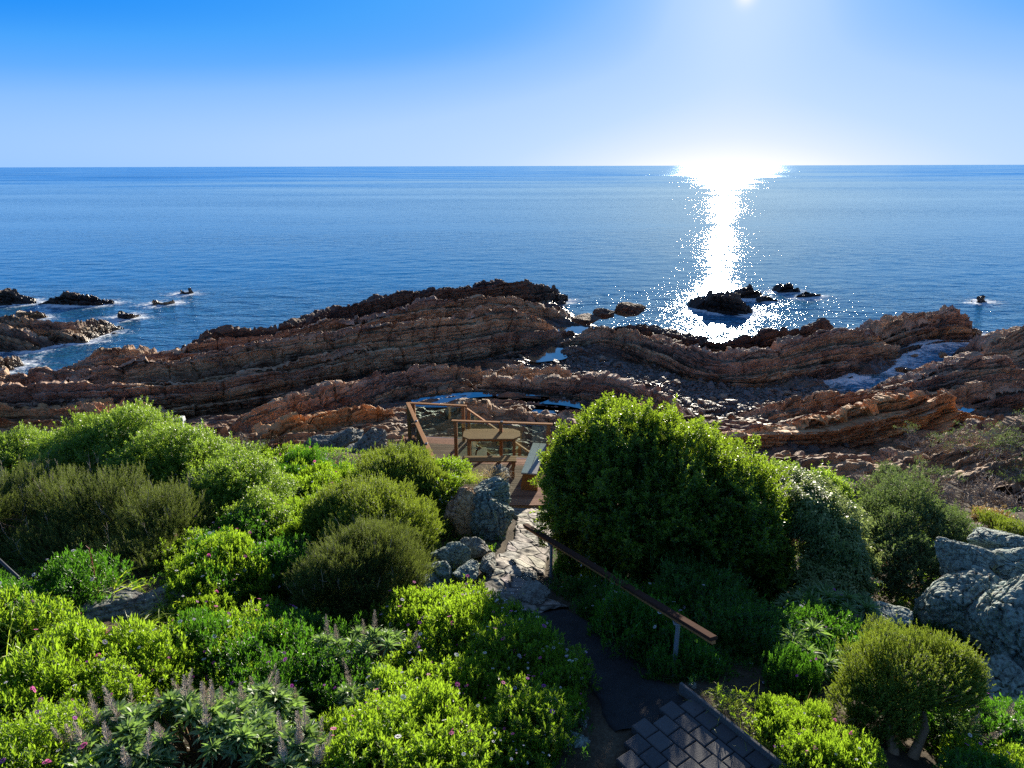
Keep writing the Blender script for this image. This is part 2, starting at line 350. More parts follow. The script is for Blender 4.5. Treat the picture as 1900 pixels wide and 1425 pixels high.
RG = 'rock ridges of the shore'
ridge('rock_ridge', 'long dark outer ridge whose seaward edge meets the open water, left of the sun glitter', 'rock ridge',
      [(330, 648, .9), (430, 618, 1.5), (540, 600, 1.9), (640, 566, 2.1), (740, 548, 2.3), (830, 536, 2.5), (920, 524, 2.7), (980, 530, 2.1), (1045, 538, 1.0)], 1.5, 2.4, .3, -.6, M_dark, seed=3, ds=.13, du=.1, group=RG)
ridge('rock_ridge', 'brown middle ridge running between the dark outer ridge and the big jointed rock face', 'rock ridge',
      [(120, 668, 1.0), (250, 650, 1.5), (380, 636, 1.8), (520, 614, 2.0), (640, 586, 2.2), (760, 566, 2.3), (880, 550, 2.4), (980, 556, 2.1), (1060, 580, 1.0)], 1.3, 1.6, .2, .0, M_brown, seed=8, ds=.12, du=.09, group=RG)
ridge('rock_ridge', 'longest brown ridge with a jointed face, behind the slanting front slab', 'rock ridge',
      [(-420, 765, 2.0), (-200, 728, 2.3), (0, 696, 2.4), (200, 672, 2.7), (400, 645, 2.9), (560, 620, 3.1), (700, 600, 3.2), (820, 588, 3.2), (910, 578, 3.1), (975, 582, 2.7), (1050, 604, 1.0)], 1.7, 1.5, .5, .1, M_brown, seed=5, ds=.09, du=.06, dip=64, amp=1.0, big=1.2, group=RG)
ridge('rock_ridge', 'slanting front slab that rises from far left and sinks into the dark channel', 'rock ridge',
      [(-420, 800, 1.5), (-200, 765, 1.9), (0, 733, 2.0), (160, 716, 2.1), (330, 697, 2.2), (480, 676, 2.3), (620, 650, 2.2), (760, 628, 2.0), (880, 616, 1.7), (960, 618, 1.1)], 1.3, 1.5, .25, .9, M_brown, seed=6, ds=.08, du=.06, dip=70, amp=.95, group=RG)
ridge('rock_ridge', 'thin tan strata row low on the landward side of the slanting slab', 'rock ridge',
      [(-300, 822, 1.2), (-60, 775, 1.3), (120, 752, 1.4), (300, 730, 1.3), (450, 708, 1.3), (580, 690, 1.1), (680, 672, .9)], .8, .9, .15, .3, M_tan, seed=7, ds=.08, du=.06, dip=70, amp=.8, group=RG)
ridge('rock_ridge', 'low stepped ledge of orange brown rock in front of the long ridge at left', 'rock ridge',
      [(-380, 835, 1.9), (-200, 790, 1.8), (0, 752, 1.9), (120, 752, 1.9), (230, 762, 1.8), (330, 775, 1.4)], 2.2, 2.0, .6, .4, M_orange, seed=13, ds=.07, du=.06, group=RG)
ridge('rock_ridge', 'craggy brown ledge left of the deck along the near side of the dark channel', 'rock ridge',
      [(370, 822, 1.4), (450, 775, 1.7), (560, 742, 1.7), (640, 722, 1.6), (740, 694, 1.5), (860, 686, 1.4), (1000, 682, 1.3), (1110, 700, 1.2)], 1.7, 1.2, .5, .2, M_brown, seed=17, ds=.07, du=.06, group=RG)
ridge('rock_ridge', 'rust coloured blocky ledge just above the scrub left of the deck', 'rock ridge',
      [(400, 830, 1.8), (520, 785, 2.1), (620, 762, 2.1), (710, 748, 1.9), (760, 755, 1.4)], 1.9, 1.4, .7, .5, M_orange, seed=23, ds=.06, du=.055, group=RG)
ridge('rock_ridge', 'low brown strata row just seaward of the tide pool beyond the deck', 'rock ridge',
      [(760, 722, 1.1), (880, 708, 1.2), (980, 712, 1.2), (1080, 712, 1.4), (1160, 722, 1.5), (1240, 752, 1.5), (1300, 790, 1.1)], 1.0, .9, .5, .4, M_brown, seed=29, ds=.06, du=.055, group=RG)
ridge('rock_ridge', 'pale rounded ledge behind the deck railing, on the near side of the tide pool', 'rock ridge',
      [(730, 790, 1.3), (820, 772, 1.5), (920, 764, 1.6), (1010, 775, 1.6), (1080, 800, 1.5), (1130, 830, 1.2)], 2.0, .8, .7, .1, M_tan, seed=31, ds=.055, du=.05, group=RG)
ridge('rock_ridge', 'curved middle reef of brown rock below the sun glitter', 'rock ridge',
      [(1045, 628, .9), (1110, 614, 1.5), (1180, 618, 1.6), (1250, 634, 1.7), (1340, 655, 1.9), (1440, 642, 2.1), (1530, 620, 2.3), (1600, 612, 2.3), (1660, 618, 1.6)], 2.0, 1.8, .25, -.6, M_brown, seed=37, ds=.085, du=.07, group=RG)
ridge('rock_ridge', 'dark low seaward strip of the curved middle reef', 'rock ridge',
      [(1120, 603, .8), (1210, 612, 1.0), (1320, 636, 1.2), (1420, 622, 1.5), (1500, 612, 1.5), (1570, 603, 1.3)], 1.3, 1.3, .2, -.6, M_dark, seed=41, ds=.1, du=.08, group=RG)
ridge('rock_ridge', 'craggy tilted block at the seaward end of the curved middle reef', 'rock ridge',
      [(1590, 622, 1.0), (1640, 604, 1.7), (1690, 585, 2.0), (1740, 572, 2.3), (1785, 574, 2.2), (1812, 592, 1.2)], 1.9, 2.4, .0, -.7, M_brown, seed=43, ds=.09, du=.08, amp=1.2, group=RG)
ridge('rock_ridge', 'tall orange cliffed ridge right of the big round bush', 'rock ridge',
      [(1130, 752, 1.2), (1220, 778, 1.5), (1300, 800, 1.9), (1400, 792, 2.4), (1500, 772, 2.9), (1600, 756, 3.0), (1690, 745, 2.7), (1760, 745, 2.0), (1850, 770, 1.2)], 1.0, 2.0, .5, .5, M_orange, seed=47, ds=.055, du=.05, big=.9, group=RG)
ridge('rock_ridge', 'slabby brown ridge between the cobbles and the orange cliffed ridge at right', 'rock ridge',
      [(1380, 772, 1.0), (1480, 742, 1.4), (1600, 718, 1.9), (1700, 694, 2.2), (1780, 672, 2.4), (1860, 668, 2.2), (1960, 690, 1.5)], 1.5, 1.6, .6, -.5, M_brown, seed=53, ds=.07, du=.06, group=RG)
ridge('rock_ridge', 'reddish outcrop entering the sea at the right edge', 'rock ridge',
      [(1800, 650, 1.0), (1850, 632, 2.0), (1900, 606, 2.7), (1980, 585, 3.2), (2120, 570, 3.0), (2300, 580, 2.5)], 2.8, 2.2, .4, -.6, M_brown, seed=59, ds=.09, du=.08, group=RG)
ridge('rock_ridge', 'low ledge between the small right hand pool and the reddish outcrop', 'rock ridge',
      [(1640, 770, 1.0), (1760, 730, 1.6), (1860, 712, 1.8), (1960, 715, 2.0), (2100, 720, 2.0)], 1.2, 1.2, .6, .3, M_brown, seed=61, ds=.07, du=.06, group=RG)
ridge('rock_ridge', 'pale orange sloping slabs behind the dry twiggy shrubs at right', 'rock ridge',
      [(1430, 905, 1.7), (1560, 880, 2.1), (1680, 860, 2.5), (1800, 822, 2.8), (1900, 790, 3.0), (2050, 770, 3.0), (2200, 770, 3.0)], 2.6, 1.8, 1.4, .7, M_tan, seed=67, ds=.055, du=.05, group=RG)
# reefs standing in the water
WG = 'reefs standing in the water'
for i, (lab, cr_, wl, ws, mt) in enumerate([
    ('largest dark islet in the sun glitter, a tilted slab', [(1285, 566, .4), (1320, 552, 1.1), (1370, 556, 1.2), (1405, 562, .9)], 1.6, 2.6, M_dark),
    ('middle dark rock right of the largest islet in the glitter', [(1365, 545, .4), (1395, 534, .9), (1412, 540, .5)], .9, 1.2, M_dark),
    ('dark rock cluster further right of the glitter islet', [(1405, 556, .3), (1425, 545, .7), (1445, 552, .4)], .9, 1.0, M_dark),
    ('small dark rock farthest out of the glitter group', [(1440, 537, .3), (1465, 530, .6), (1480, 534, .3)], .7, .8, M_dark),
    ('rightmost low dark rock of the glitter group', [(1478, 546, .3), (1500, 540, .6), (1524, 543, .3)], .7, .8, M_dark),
    ('long low reef standing in the sea at upper left', [(70, 556, .4), (100, 545, .9), (140, 548, .9), (180, 552, .7), (222, 554, .4)], 1.3, 1.5, M_dark),
    ('reef cut by the left edge farthest from the shore', [(-60, 548, .6), (-10, 543, 1.0), (30, 548, .8), (62, 556, .4)], 1.3, 1.5, M_dark),
    ('small flat reef below the long low reef at left', [(38, 583, .3), (60, 578, .6), (88, 582, .3)], .7, .8, M_tan),
    ('tan reef at left with its tip pointing at the open water', [(-60, 600, 1.1), (0, 592, 1.2), (60, 598, 1.2), (120, 604, 1.0), (165, 600, .7), (215, 596, .4)], 2.2, 2.0, M_tan),
    ('brown reef in the shallow inlet at left', [(60, 628, .5), (110, 612, .9), (150, 616, .8), (178, 624, .4)], 1.6, 1.4, M_tan),
    ('tan ledge cut by the left edge beside the shallow inlet', [(-160, 640, 1.3), (-60, 618, 1.3), (0, 612, 1.2), (50, 622, .9), (80, 634, .5)], 2.4, 1.8, M_tan),
    ('lowest tan ledge at the left edge next to the main ridge', [(-160, 690, 1.2), (-60, 664, 1.2), (0, 656, 1.0), (40, 660, .6)], 1.8, 1.5, M_tan),
    ('tiny rock awash left of the main headland', [(284, 560, .2), (302, 556, .5), (322, 558, .2)], .6, .7, M_tan),
    ('tiny dark rock in foam above the tiny rock awash', [(335, 540, .2), (348, 537, .5), (365, 539, .2)], .5, .6, M_dark),
    ('small dark pointed rock off the tan reef at left', [(222, 584, .2), (240, 578, .6), (254, 582, .2)], .6, .7, M_dark),
    ('lone dark rock in the sea near the right edge', [(1808, 556, .2), (1820, 553, .5), (1833, 555, .2)], .6, .6, M_dark)]):
    ridge('sea_rock', lab, 'rock', cr_, wl, ws, -.3, -.8, mt, seed=71 + i * 3, ds=.12, du=.1, group=WG, big=.8)

# ---------------------------------------------------------------- the sea
def geo_axis(a, b, step, far, g=1.12):
    core = np.arange(a, b + 1e-6, step); up = [b]; st = step
    while up[-1] < far: st *= g; up.append(up[-1] + st)
    dn = [a]; st = step
    while dn[-1] > -far: st *= g; dn.append(dn[-1] - st)
    return np.unique(np.concatenate([dn[::-1], core, up]))
gx = geo_axis(-70, 70, .35, 60000); gy0 = np.arange(26, 95, .35); up = [95.0]; st = .35
while up[-1] < 60000: st *= 1.1; up.append(up[-1] + st)
gy = np.concatenate([[-60, 0, 20], gy0, up])
X, Y = np.meshgrid(gx, gy, indexing='ij'); Zr = shelf_h(np.clip(X, -74, 79), np.clip(Y, 20, 91), False)
# closeness to rock for foam
ROCKS = np.concatenate([np.array([o.data.vertices[i].co[:] for i in range(0, len(o.data.vertices), 97)]) for o in COL.objects if o.name.startswith(('sea_rock', 'rock_ridge'))])
ROCKS = ROCKS[(ROCKS[:, 2] > 0.0) & (ROCKS[:, 2] < .8) & (ROCKS[:, 1] > 30)]
cell = .35; fx0, fy0 = -75, 20; GX, GY = int(155 / cell), int(80 / cell); occ = np.full((GX, GY), 1e3)
ii = np.clip(((ROCKS[:, 0] - fx0) / cell).astype(int), 0, GX - 1); jj = np.clip(((ROCKS[:, 1] - fy0) / cell).astype(int), 0, GY - 1); occ[ii, jj] = 0
for _ in range(24):                       # chamfer distance
    for ax in (0, 1):
        for sgn in (1, -1): occ = np.minimum(occ, np.roll(occ, sgn, ax) + cell)
ix = np.clip(((X - fx0) / cell).astype(int), 0, GX - 1); iy = np.clip(((Y - fy0) / cell).astype(int), 0, GY - 1)
near = np.exp(-occ[ix, iy] / 2.4)
near = near * ((X > -74) & (X < 79) & (Y < 99)) * sstep(36, 44, Y + .3 * np.abs(X - 3))
Zw = 0.05 * fbm(X / 2.6, Y / 1.4, 4, 77) * (np.abs(X) < 90) * (Y < 130) * (Y > 40)
shal = sstep(-1.2, .1, Zr) * (Y < 92)
m = NT('sea_water'); P = m.geo()
pr = m.mapping(P, (0.55, 1.0, 1.0), (0, 0, R(-8)))
w1 = m.noise(pr, 0.42, 3, 0.55, .4); w2 = m.noise(pr, 1.6, 3, 0.6, .3); w3 = m.noise(pr, 5.0, 2, 0.6)
h = m.math('ADD', m.math('MULTIPLY', w1, 0.34), m.math('MULTIPLY', w2, 0.11)); h = m.math('ADD', h, m.math('MULTIPLY', w3, 0.03))
yy = m.n('ShaderNodeSeparateXYZ', {0: P}).outputs[1]
for scl_, amp_, y0_, y1_, y2_, y3_ in ((2.6, .34, 20, 30, 110, 170), (.95, .9, 80, 130, 300, 500), (.3, 2.6, 250, 400, 1500, 2500)):   # scattered steeper wavelets that catch the sun
    a_ = m.n('ShaderNodeMapRange', {'Value': yy, 'From Min': y0_, 'From Max': y1_}).outputs[0]; c_ = m.n('ShaderNodeMapRange', {'Value': yy, 'From Min': y3_, 'From Max': y2_}).outputs[0]
    q_ = m.math('MAXIMUM', m.math('SUBTRACT', m.noise(m.mapping(P, (.7, 1, 1)), scl_, 1.5, .5), .60), 0.0)
    h = m.math('ADD', h, m.math('MULTIPLY', m.math('MULTIPLY', q_, amp_), m.math('MULTIPLY', a_, c_)))
patch = m.ramp(m.noise(m.mapping(P, (0.22, 1, 1)), 0.014, 5, .65), [(0.40, (.30, .30, .30)), (0.60, (1, 1, 1))])
chop = m.attr('chop')
nrm = m.n('ShaderNodeBump', {'Height': h, 'Strength': m.math('MULTIPLY', m.math('ADD', patch, m.math('MULTIPLY', chop, 2.0)), .50), 'Distance': 1.0}).outputs[0]
fo = m.attr('foam'); fn = m.noise(P, 1.3, 6, .78, 1.6)
fm = m.math('ADD', m.math('MULTIPLY', fo, 0.56), m.math('SUBTRACT', fn, .5)); fm = m.ramp(fm, [(0.24, (0, 0, 0)), (0.42, (1, 1, 1))])
far = m.n('ShaderNodeMapRange', {'Value': yy, 'From Min': 90.0, 'From Max': 900.0}).outputs[0]
rgh = m.math('ADD', m.math('ADD', 0.085, m.math('MULTIPLY', chop, .07)), m.math('MULTIPLY', far, m.math('MULTIPLY', patch, .30)))
deep = m.mix(m.attr('shallow'), (0.024, 0.125, 0.235), (0.035, 0.075, 0.075))
dif = m.n('ShaderNodeBsdfDiffuse', {'Color': m.mix(fm, deep, (0.75, 0.8, 0.84)), 'Normal': nrm}).outputs[0]
glo = m.n('ShaderNodeBsdfGlossy', distribution='BECKMANN', inp={'Color': (0.74, 0.92, 1.0, 1), 'Roughness': rgh, 'Normal': nrm}).outputs[0]
fr = m.n('ShaderNodeFresnel', {'IOR': 1.333, 'Normal': nrm}).outputs[0]
fr = m.math('MULTIPLY', fr, m.math('SUBTRACT', 1.0, m.math('MULTIPLY', fm, .9)))
M_sea = m.out(m.n('ShaderNodeMixShader', {0: m.math('MINIMUM', fr, .85), 1: dif, 2: glo}).outputs[0])
sea = np_mesh('sea', np.stack([X.ravel(), Y.ravel(), Zw.ravel()], 1), grid_faces(len(gx), len(gy)), M_sea, True,
              attrs={'foam': near.ravel(), 'shallow': shal.ravel(), 'chop': (sstep(88, 56, Y) * (.75 + .6 * np.clip(near * 2, 0, 1))).ravel()})
tag(sea, kind='structure')

# ---------------------------------------------------------------- tide pools above sea level
m = NT('pool_water'); P = m.geo(); nb = m.bump(m.noise(P, 3, 3, .5), .12, .05)
M_pool = m.out(m.n('ShaderNodeMixShader', {0: m.math('ADD', m.math('MULTIPLY', m.n('ShaderNodeFresnel', {'IOR': 1.333, 'Normal': nb}).outputs[0], 1.6), .10, clamp=True),
    1: m.n('ShaderNodeBsdfDiffuse', {'Color': (.03, .035, .035, 1)}).outputs[0], 2: m.n('ShaderNodeBsdfGlossy', {'Roughness': .03, 'Normal': nb}).outputs[0]}).outputs[0])
for (c, lv, a, b_, r), lab in zip(POOLS, ['pool_water'] * 20):
    k = np.arange(40) / 40 * 2 * np.pi; rr = 1.45 * (1 + .12 * np.sin(3 * k + a) + .08 * np.sin(5 * k)); u = a * rr * np.cos(k); v_ = b_ * rr * np.sin(k)
    V = np.stack([c[0] + u * math.cos(r) - v_ * math.sin(r), c[1] + u * math.sin(r) + v_ * math.cos(r), k * 0 + lv], 1); V = np.vstack([V, [c[0], c[1], lv]])
    o = np_mesh('tide_pool', V, np.array([[i, (i + 1) % 40, 40] for i in range(40)]), M_pool); tag(o, kind='structure')

# ---------------------------------------------------------------- hillside
CTRL = [(100, 1425, 8.0), (500, 1425, 7.7), (900, 1425, 7.925), (1100, 1425, 7.875), (1180, 1380, 7.875), (1300, 1300, 7.88), (1420, 1425, 7.88), (1280, 1290, 7.88), (1230, 1400, 7.88),
        (1180, 1320, 7.7), (1100, 1220, 7.45), (1000, 1130, 7.15), (900, 1090, 6.975), (960, 1050, 6.85), (1000, 985, 6.35), (975, 935, 5.8), (1020, 1080, 6.5), (1050, 1000, 6.1),
        (1250, 1258, 7.425), (1330, 1270, 7.6), (1400, 1300, 7.65), (1450, 1200, 7.25), (1550, 1400, 7.8), (1660, 1400, 7.75), (1500, 1100, 6.5), (1650, 1120, 6.3), (1800, 1400, 7.45), (1890, 1300, 7.05), (1750, 1200, 6.8),
        (1700, 960, 4.7), (1880, 950, 4.6), (1600, 900, 3.9), (1700, 880, 2.7), (1880, 850, 2.4), (1500, 900, 3.3),
        (50, 1250, 7.4), (200, 1180, 7.375), (300, 1250, 7.3), (100, 1090, 7.05), (300, 1080, 7.0), (450, 1150, 6.85), (600, 1200, 6.9), (750, 1250, 7.1), (850, 1160, 7.05), (850, 1300, 7.4), (700, 1100, 6.75), (500, 1050, 6.8),
        (400, 950, 6.1), (600, 950, 6.1), (750, 960, 6.1), (860, 1000, 6.35), (620, 880, 5.6), (800, 890, 5.7), (0, 1000, 6.6), (100, 900, 6.0), (0, 860, 5.5), (250, 850, 5.5), (560, 840, 5.2), (680, 842, 5.3)]
CP_ = [tuple(at(a, b, z)) + (z,) for a, b, z in CTRL]
for x in (-26, -18, -11, -6, -3, 0, 3, 6, 11, 18, 26):
    sl_ = .3 * math.sin(x * .7)
    CP_ += [(x, -3, 8.2), (x, 2.0, 8.1), (x, 20.3, 3.3 + sl_ - (x > 4) * 1.5), (x, 22.5, 1.7 + sl_ * .5), (x, 26, .2), (x, 29, -1.5)]
    if abs(x) > 9: CP_ += [(x, 5, 7.75 + sl_ * .5), (x, 9, 6.9 + sl_ - (x > 0) * .9), (x, 13, 5.8 - (x > 0) * 1.4), (x, 17, 5.0 + sl_ - (x > 0) * 2.6)]
for x in (-2.2, -.5, 1.5): CP_ += [(x, 14, 5.45), (x, 16.5, 4.8), (x, 18.5, 3.9)]
CP_ = np.array(CP_)
def tps(r2): return np.where(r2 > 1e-9, r2 * np.log(np.maximum(r2, 1e-9)), 0)
_n = len(CP_); K = tps((CP_[:, None, 0] - CP_[None, :, 0]) ** 2 + (CP_[:, None, 1] - CP_[None, :, 1]) ** 2) + np.eye(_n) * .25
A_ = np.zeros((_n + 3, _n + 3)); A_[:_n, :_n] = K; A_[:_n, _n] = 1; A_[:_n, _n + 1:] = CP_[:, :2]; A_[_n:, :_n] = A_[:_n, _n:].T
SOL = np.linalg.solve(A_, np.concatenate([CP_[:, 2], [0, 0, 0]]))
def terr_exact(x, y):
    r2 = (x[..., None] - CP_[:, 0]) ** 2 + (y[..., None] - CP_[:, 1]) ** 2
    return tps(r2) @ SOL[:_n] + SOL[_n] + SOL[_n + 1] * x + SOL[_n + 2] * y
hx = np.arange(-28, 28.01, .14); hy = np.arange(-3, 29, .11)
HX, HY = np.meshgrid(hx, hy, indexing='ij'); HZ = np.zeros(HX.shape)
for i in range(0, len(hx), 40): HZ[i:i + 40] = terr_exact(HX[i:i + 40], HY[i:i + 40])
PAVE = np.array([at(*q, 7.9) for q in [(1270, 1283), (1475, 1450), (1600, 1700), (1060, 1700), (1125, 1420), (1190, 1345)]])
def gz(x, y):                              # bilinear ground height
    fx = np.clip((np.asarray(x) - hx[0]) / .14, 0, len(hx) - 1.001); fy = np.clip((np.asarray(y) - hy[0]) / .11, 0, len(hy) - 1.001)
    i = fx.astype(int); j = fy.astype(int); a = fx - i; b = fy - j
    return (HZ[i, j] * (1 - a) + HZ[i + 1, j] * a) * (1 - b) + (HZ[i, j + 1] * (1 - a) + HZ[i + 1, j + 1] * a) * b
def poly_in(x, y, P):
    ins = np.zeros(np.shape(x), bool); n = len(P)
    for i in range(n):
        a = P[i]; b = P[(i + 1) % n]
        ins ^= ((a[1] > y) != (b[1] > y)) & (x < (b[0] - a[0]) * (y - a[1]) / (b[1] - a[1] + 1e-12) + a[0])
    return ins
def hit(px, py, h=0.0):
    d = ray(px, py); t = np.linspace(1.5, 34, 1600); X = d[0] * t; Y = d[1] * t; Z = CAMZ + d[2] * t
    k = np.argmax(Z < gz(X, Y) + h); return np.array([X[k], Y[k], gz(X[k], Y[k])])
def px_of(P):                              # where a point stands in the photograph, for tests only
    x, y, z = P[..., 0], P[..., 1], P[..., 2] - CAMZ
    w = y * cp - z * sp_; b = (y * sp_ + z * cp) / w; a = x / w
    return 950 + F * a, 712.5 - F * b
# strips of the path kept clear
PATHPX = [((1215, 1345), 7.825, 0.47), ((1165, 1270), 7.625, 0.448), ((1100, 1205), 7.4, 0.426), ((1010, 1140), 7.15, 0.403), ((945, 1095), 6.975, 0.403), ((965, 1040), 6.75, 0.36), ((990, 985), 6.35, 0.36), ((985, 940), 6.0, 0.45)]
PATH = np.array([list(at(*q, z)) + [w] for q, z, w in PATHPX])
def path_d(x, y):
    d = np.full(np.shape(x), 9.0)
    for a, b in zip(PATH[:-1], PATH[1:]):
        e = b[:2] - a[:2]; t = np.clip(((x - a[0]) * e[0] + (y - a[1]) * e[1]) / (e @ e), 0, 1)
        d = np.minimum(d, np.hypot(x - a[0] - e[0] * t, y - a[1] - e[1] * t) - (a[2] + (b[2] - a[2]) * t))
    return d
HZn = HZ + .06 * fbm(HX / .7, HY / .7, 4, 3) * sstep(0, .3, path_d(HX, HY)) * sstep(2.5, 3.5, HY + 0 * HX)
pin = poly_in(HX, HY, PAVE + 0); HZn = np.where(pin, np.minimum(HZn, 7.82), HZn)
m = NT('soil'); P = m.geo(); n1 = m.noise(P, 3, 6, .65); n2 = m.noise(P, 28, 5, .7)
c = m.ramp(m.math('ADD', m.math('MULTIPLY', n1, .6), m.math('MULTIPLY', n2, .4)), [(.3, (.018, .014, .01)), (.5, (.06, .045, .03)), (.62, (.11, .085, .055)), (.75, (.2, .16, .11))])
M_soil = m.out(m.pbsdf(c, .95, .2, m.bump(n2, .8, .03)))
ground = np_mesh('ground', np.stack([HX.ravel(), HY.ravel(), HZn.ravel()], 1), grid_faces(len(hx), len(hy)), M_soil, True); tag(ground, kind='structure')

# ---------------------------------------------------------------- path, stone steps, paving
def strip_mesh(name, pts, lift, mat, res=.05, rag=.12, seed=0, rough=.02):
    C = catmull(np.array([[p[0], p[1], p[2]] for p in pts]), 90); d = np.concatenate([[0], np.cumsum(np.hypot(*np.diff(C[:, :2], axis=0).T))])
    n = int(d[-1] / res) + 2; S = np.linspace(0, d[-1], n); c = np.stack([np.interp(S, d, C[:, k]) for k in range(3)], 1)
    t = np.gradient(c[:, :2], axis=0); t /= np.linalg.norm(t, axis=1)[:, None]; nn = np.stack([-t[:, 1], t[:, 0]], 1)
    m_ = int(2 * c[:, 2].max() / res) + 2; u = np.linspace(-1, 1, m_)
    wl = c[:, 2] * (1 + rag * fbm(S / .3, S * 0, 3, seed)); wr = c[:, 2] * (1 + rag * fbm(S / .3, S * 0 + 5, 3, seed))
    off = np.where(u[None] < 0, u[None] * wl[:, None], u[None] * wr[:, None])
    X = c[:, 0, None] + nn[:, 0, None] * off; Y = c[:, 1, None] + nn[:, 1, None] * off
    Z = gz(X, Y) + lift - .10 * (np.abs(u[None]) > .985) + rough * fbm(X / .12, Y / .12, 4, seed + 3)
    o = np_mesh(name, np.stack([X.ravel(), Y.ravel(), Z.ravel()], 1), grid_faces(n, m_), mat, True); tag(o, kind='structure'); return o
m = NT('dark_path_mat'); P = m.geo(); n2 = m.noise(P, 60, 4, .7); n1 = m.noise(P, 4, 4, .6)
M_dpath = m.out(m.pbsdf(m.ramp(m.math('ADD', m.math('MULTIPLY', n1, .5), m.math('MULTIPLY', n2, .5)), [(.35, (.010, .010, .011)), (.7, (.034, .033, .035))]), .9, .3, m.bump(n2, .6, .012)))
m = NT('flagstone'); P = m.geo(); n1 = m.noise(P, 5, 6, .65, .5); n2 = m.noise(P, 34, 4, .7)
v = m.n('ShaderNodeTexVoronoi', {'Vector': m.mapping(P, (1, 1, .3)), 'Scale': 3.0, 'Randomness': 1.0}, feature='DISTANCE_TO_EDGE').outputs[0]
ck = m.ramp(v, [(.0, (0, 0, 0)), (.07, (1, 1, 1))])
vc = m.n('ShaderNodeTexVoronoi', {'Vector': m.mapping(P, (1, 1, .3)), 'Scale': 3.0}).outputs['Color']
c = m.ramp(m.math('ADD', m.math('MULTIPLY', n1, .7), m.math('MULTIPLY', n2, .3)), [(.35, (.07, .06, .05)), (.5, (.20, .18, .15)), (.66, (.40, .36, .30))])
c = m.mix(.10, c, vc, 'SOFT_LIGHT'); c = m.mix(ck, (.03, .025, .02), c)
M_flag = m.out(m.pbsdf(c, .8, .35, m.bump(m.math('ADD', ck, m.math('MULTIPLY', n1, .9)), .9, .03)))
strip_mesh('path', PATH[:4], .02, M_dpath, seed=4, rough=.012)
strip_mesh('stone_path', PATH[3:], .045, M_flag, res=.03, rag=.3, seed=9, rough=.035)

m = NT('paver_block'); P = m.geo(); ri = m.n('ShaderNodeNewGeometry').outputs['Random Per Island']; n2 = m.noise(P, 90, 4, .75); n1 = m.noise(P, 9, 4, .6)
c = m.mix(m.math('MULTIPLY', n1, .8), m.ramp(ri, [(0, (.05, .05, .055)), (.5, (.075, .075, .08)), (1, (.11, .108, .11))]), (.06, .06, .062))
c = m.mix(m.ramp(n2, [(.5, (0, 0, 0)), (.75, (.6, .6, .6))]), c, (.15, .15, .15))
M_paver = m.out(m.pbsdf(c, .85, .35, m.bump(n2, .7, .006)))
e0 = at(1270, 1283, 7.9); e1 = at(1450, 1425, 7.9); ex = (e1 - e0) / np.linalg.norm(e1 - e0); ey = np.array([ex[1], -ex[0]])
if ey[0] > 0: ey = -ey
V = []; Fc = []; rg = np.random.default_rng(5); PS = .19
def hexa(c, axx, axy, sx_, sy_, z0, z1, ch=.008):
    b = len(V); q = []
    for z, k in ((z0, 0), (z1 - ch, 0), (z1, ch)):
        for a, bb in ((-1, -1), (1, -1), (1, 1), (-1, 1)):
            p = c + axx * a * (sx_ / 2 - k) + axy * bb * (sy_ / 2 - k); V.append([p[0], p[1], z])
    for l in (0, 4):
        for i in range(4): Fc.append([b + l + i, b + l + (i + 1) % 4, b + l + 4 + (i + 1) % 4, b + l + 4 + i])
    Fc.append([b + 8, b + 9, b + 10, b + 11])
for i in range(-1, 26):
    for j in range(0, 18):
        c = e0 + ex * (i + .5 * (j % 2)) * PS + ey * (j + .5) * PS
        if poly_in(c[0], c[1], PAVE):
            z = 7.905 + rg.normal(0, .003); a = rg.normal(0, .012); r_ = np.array([[math.cos(a), -math.sin(a)], [math.sin(a), math.cos(a)]])
            hexa(c, r_ @ ex, r_ @ ey, PS - .010, PS - .010, 7.80, z)
tag(np_mesh('paving', V, np.array([f for f in Fc]), M_paver), kind='structure')

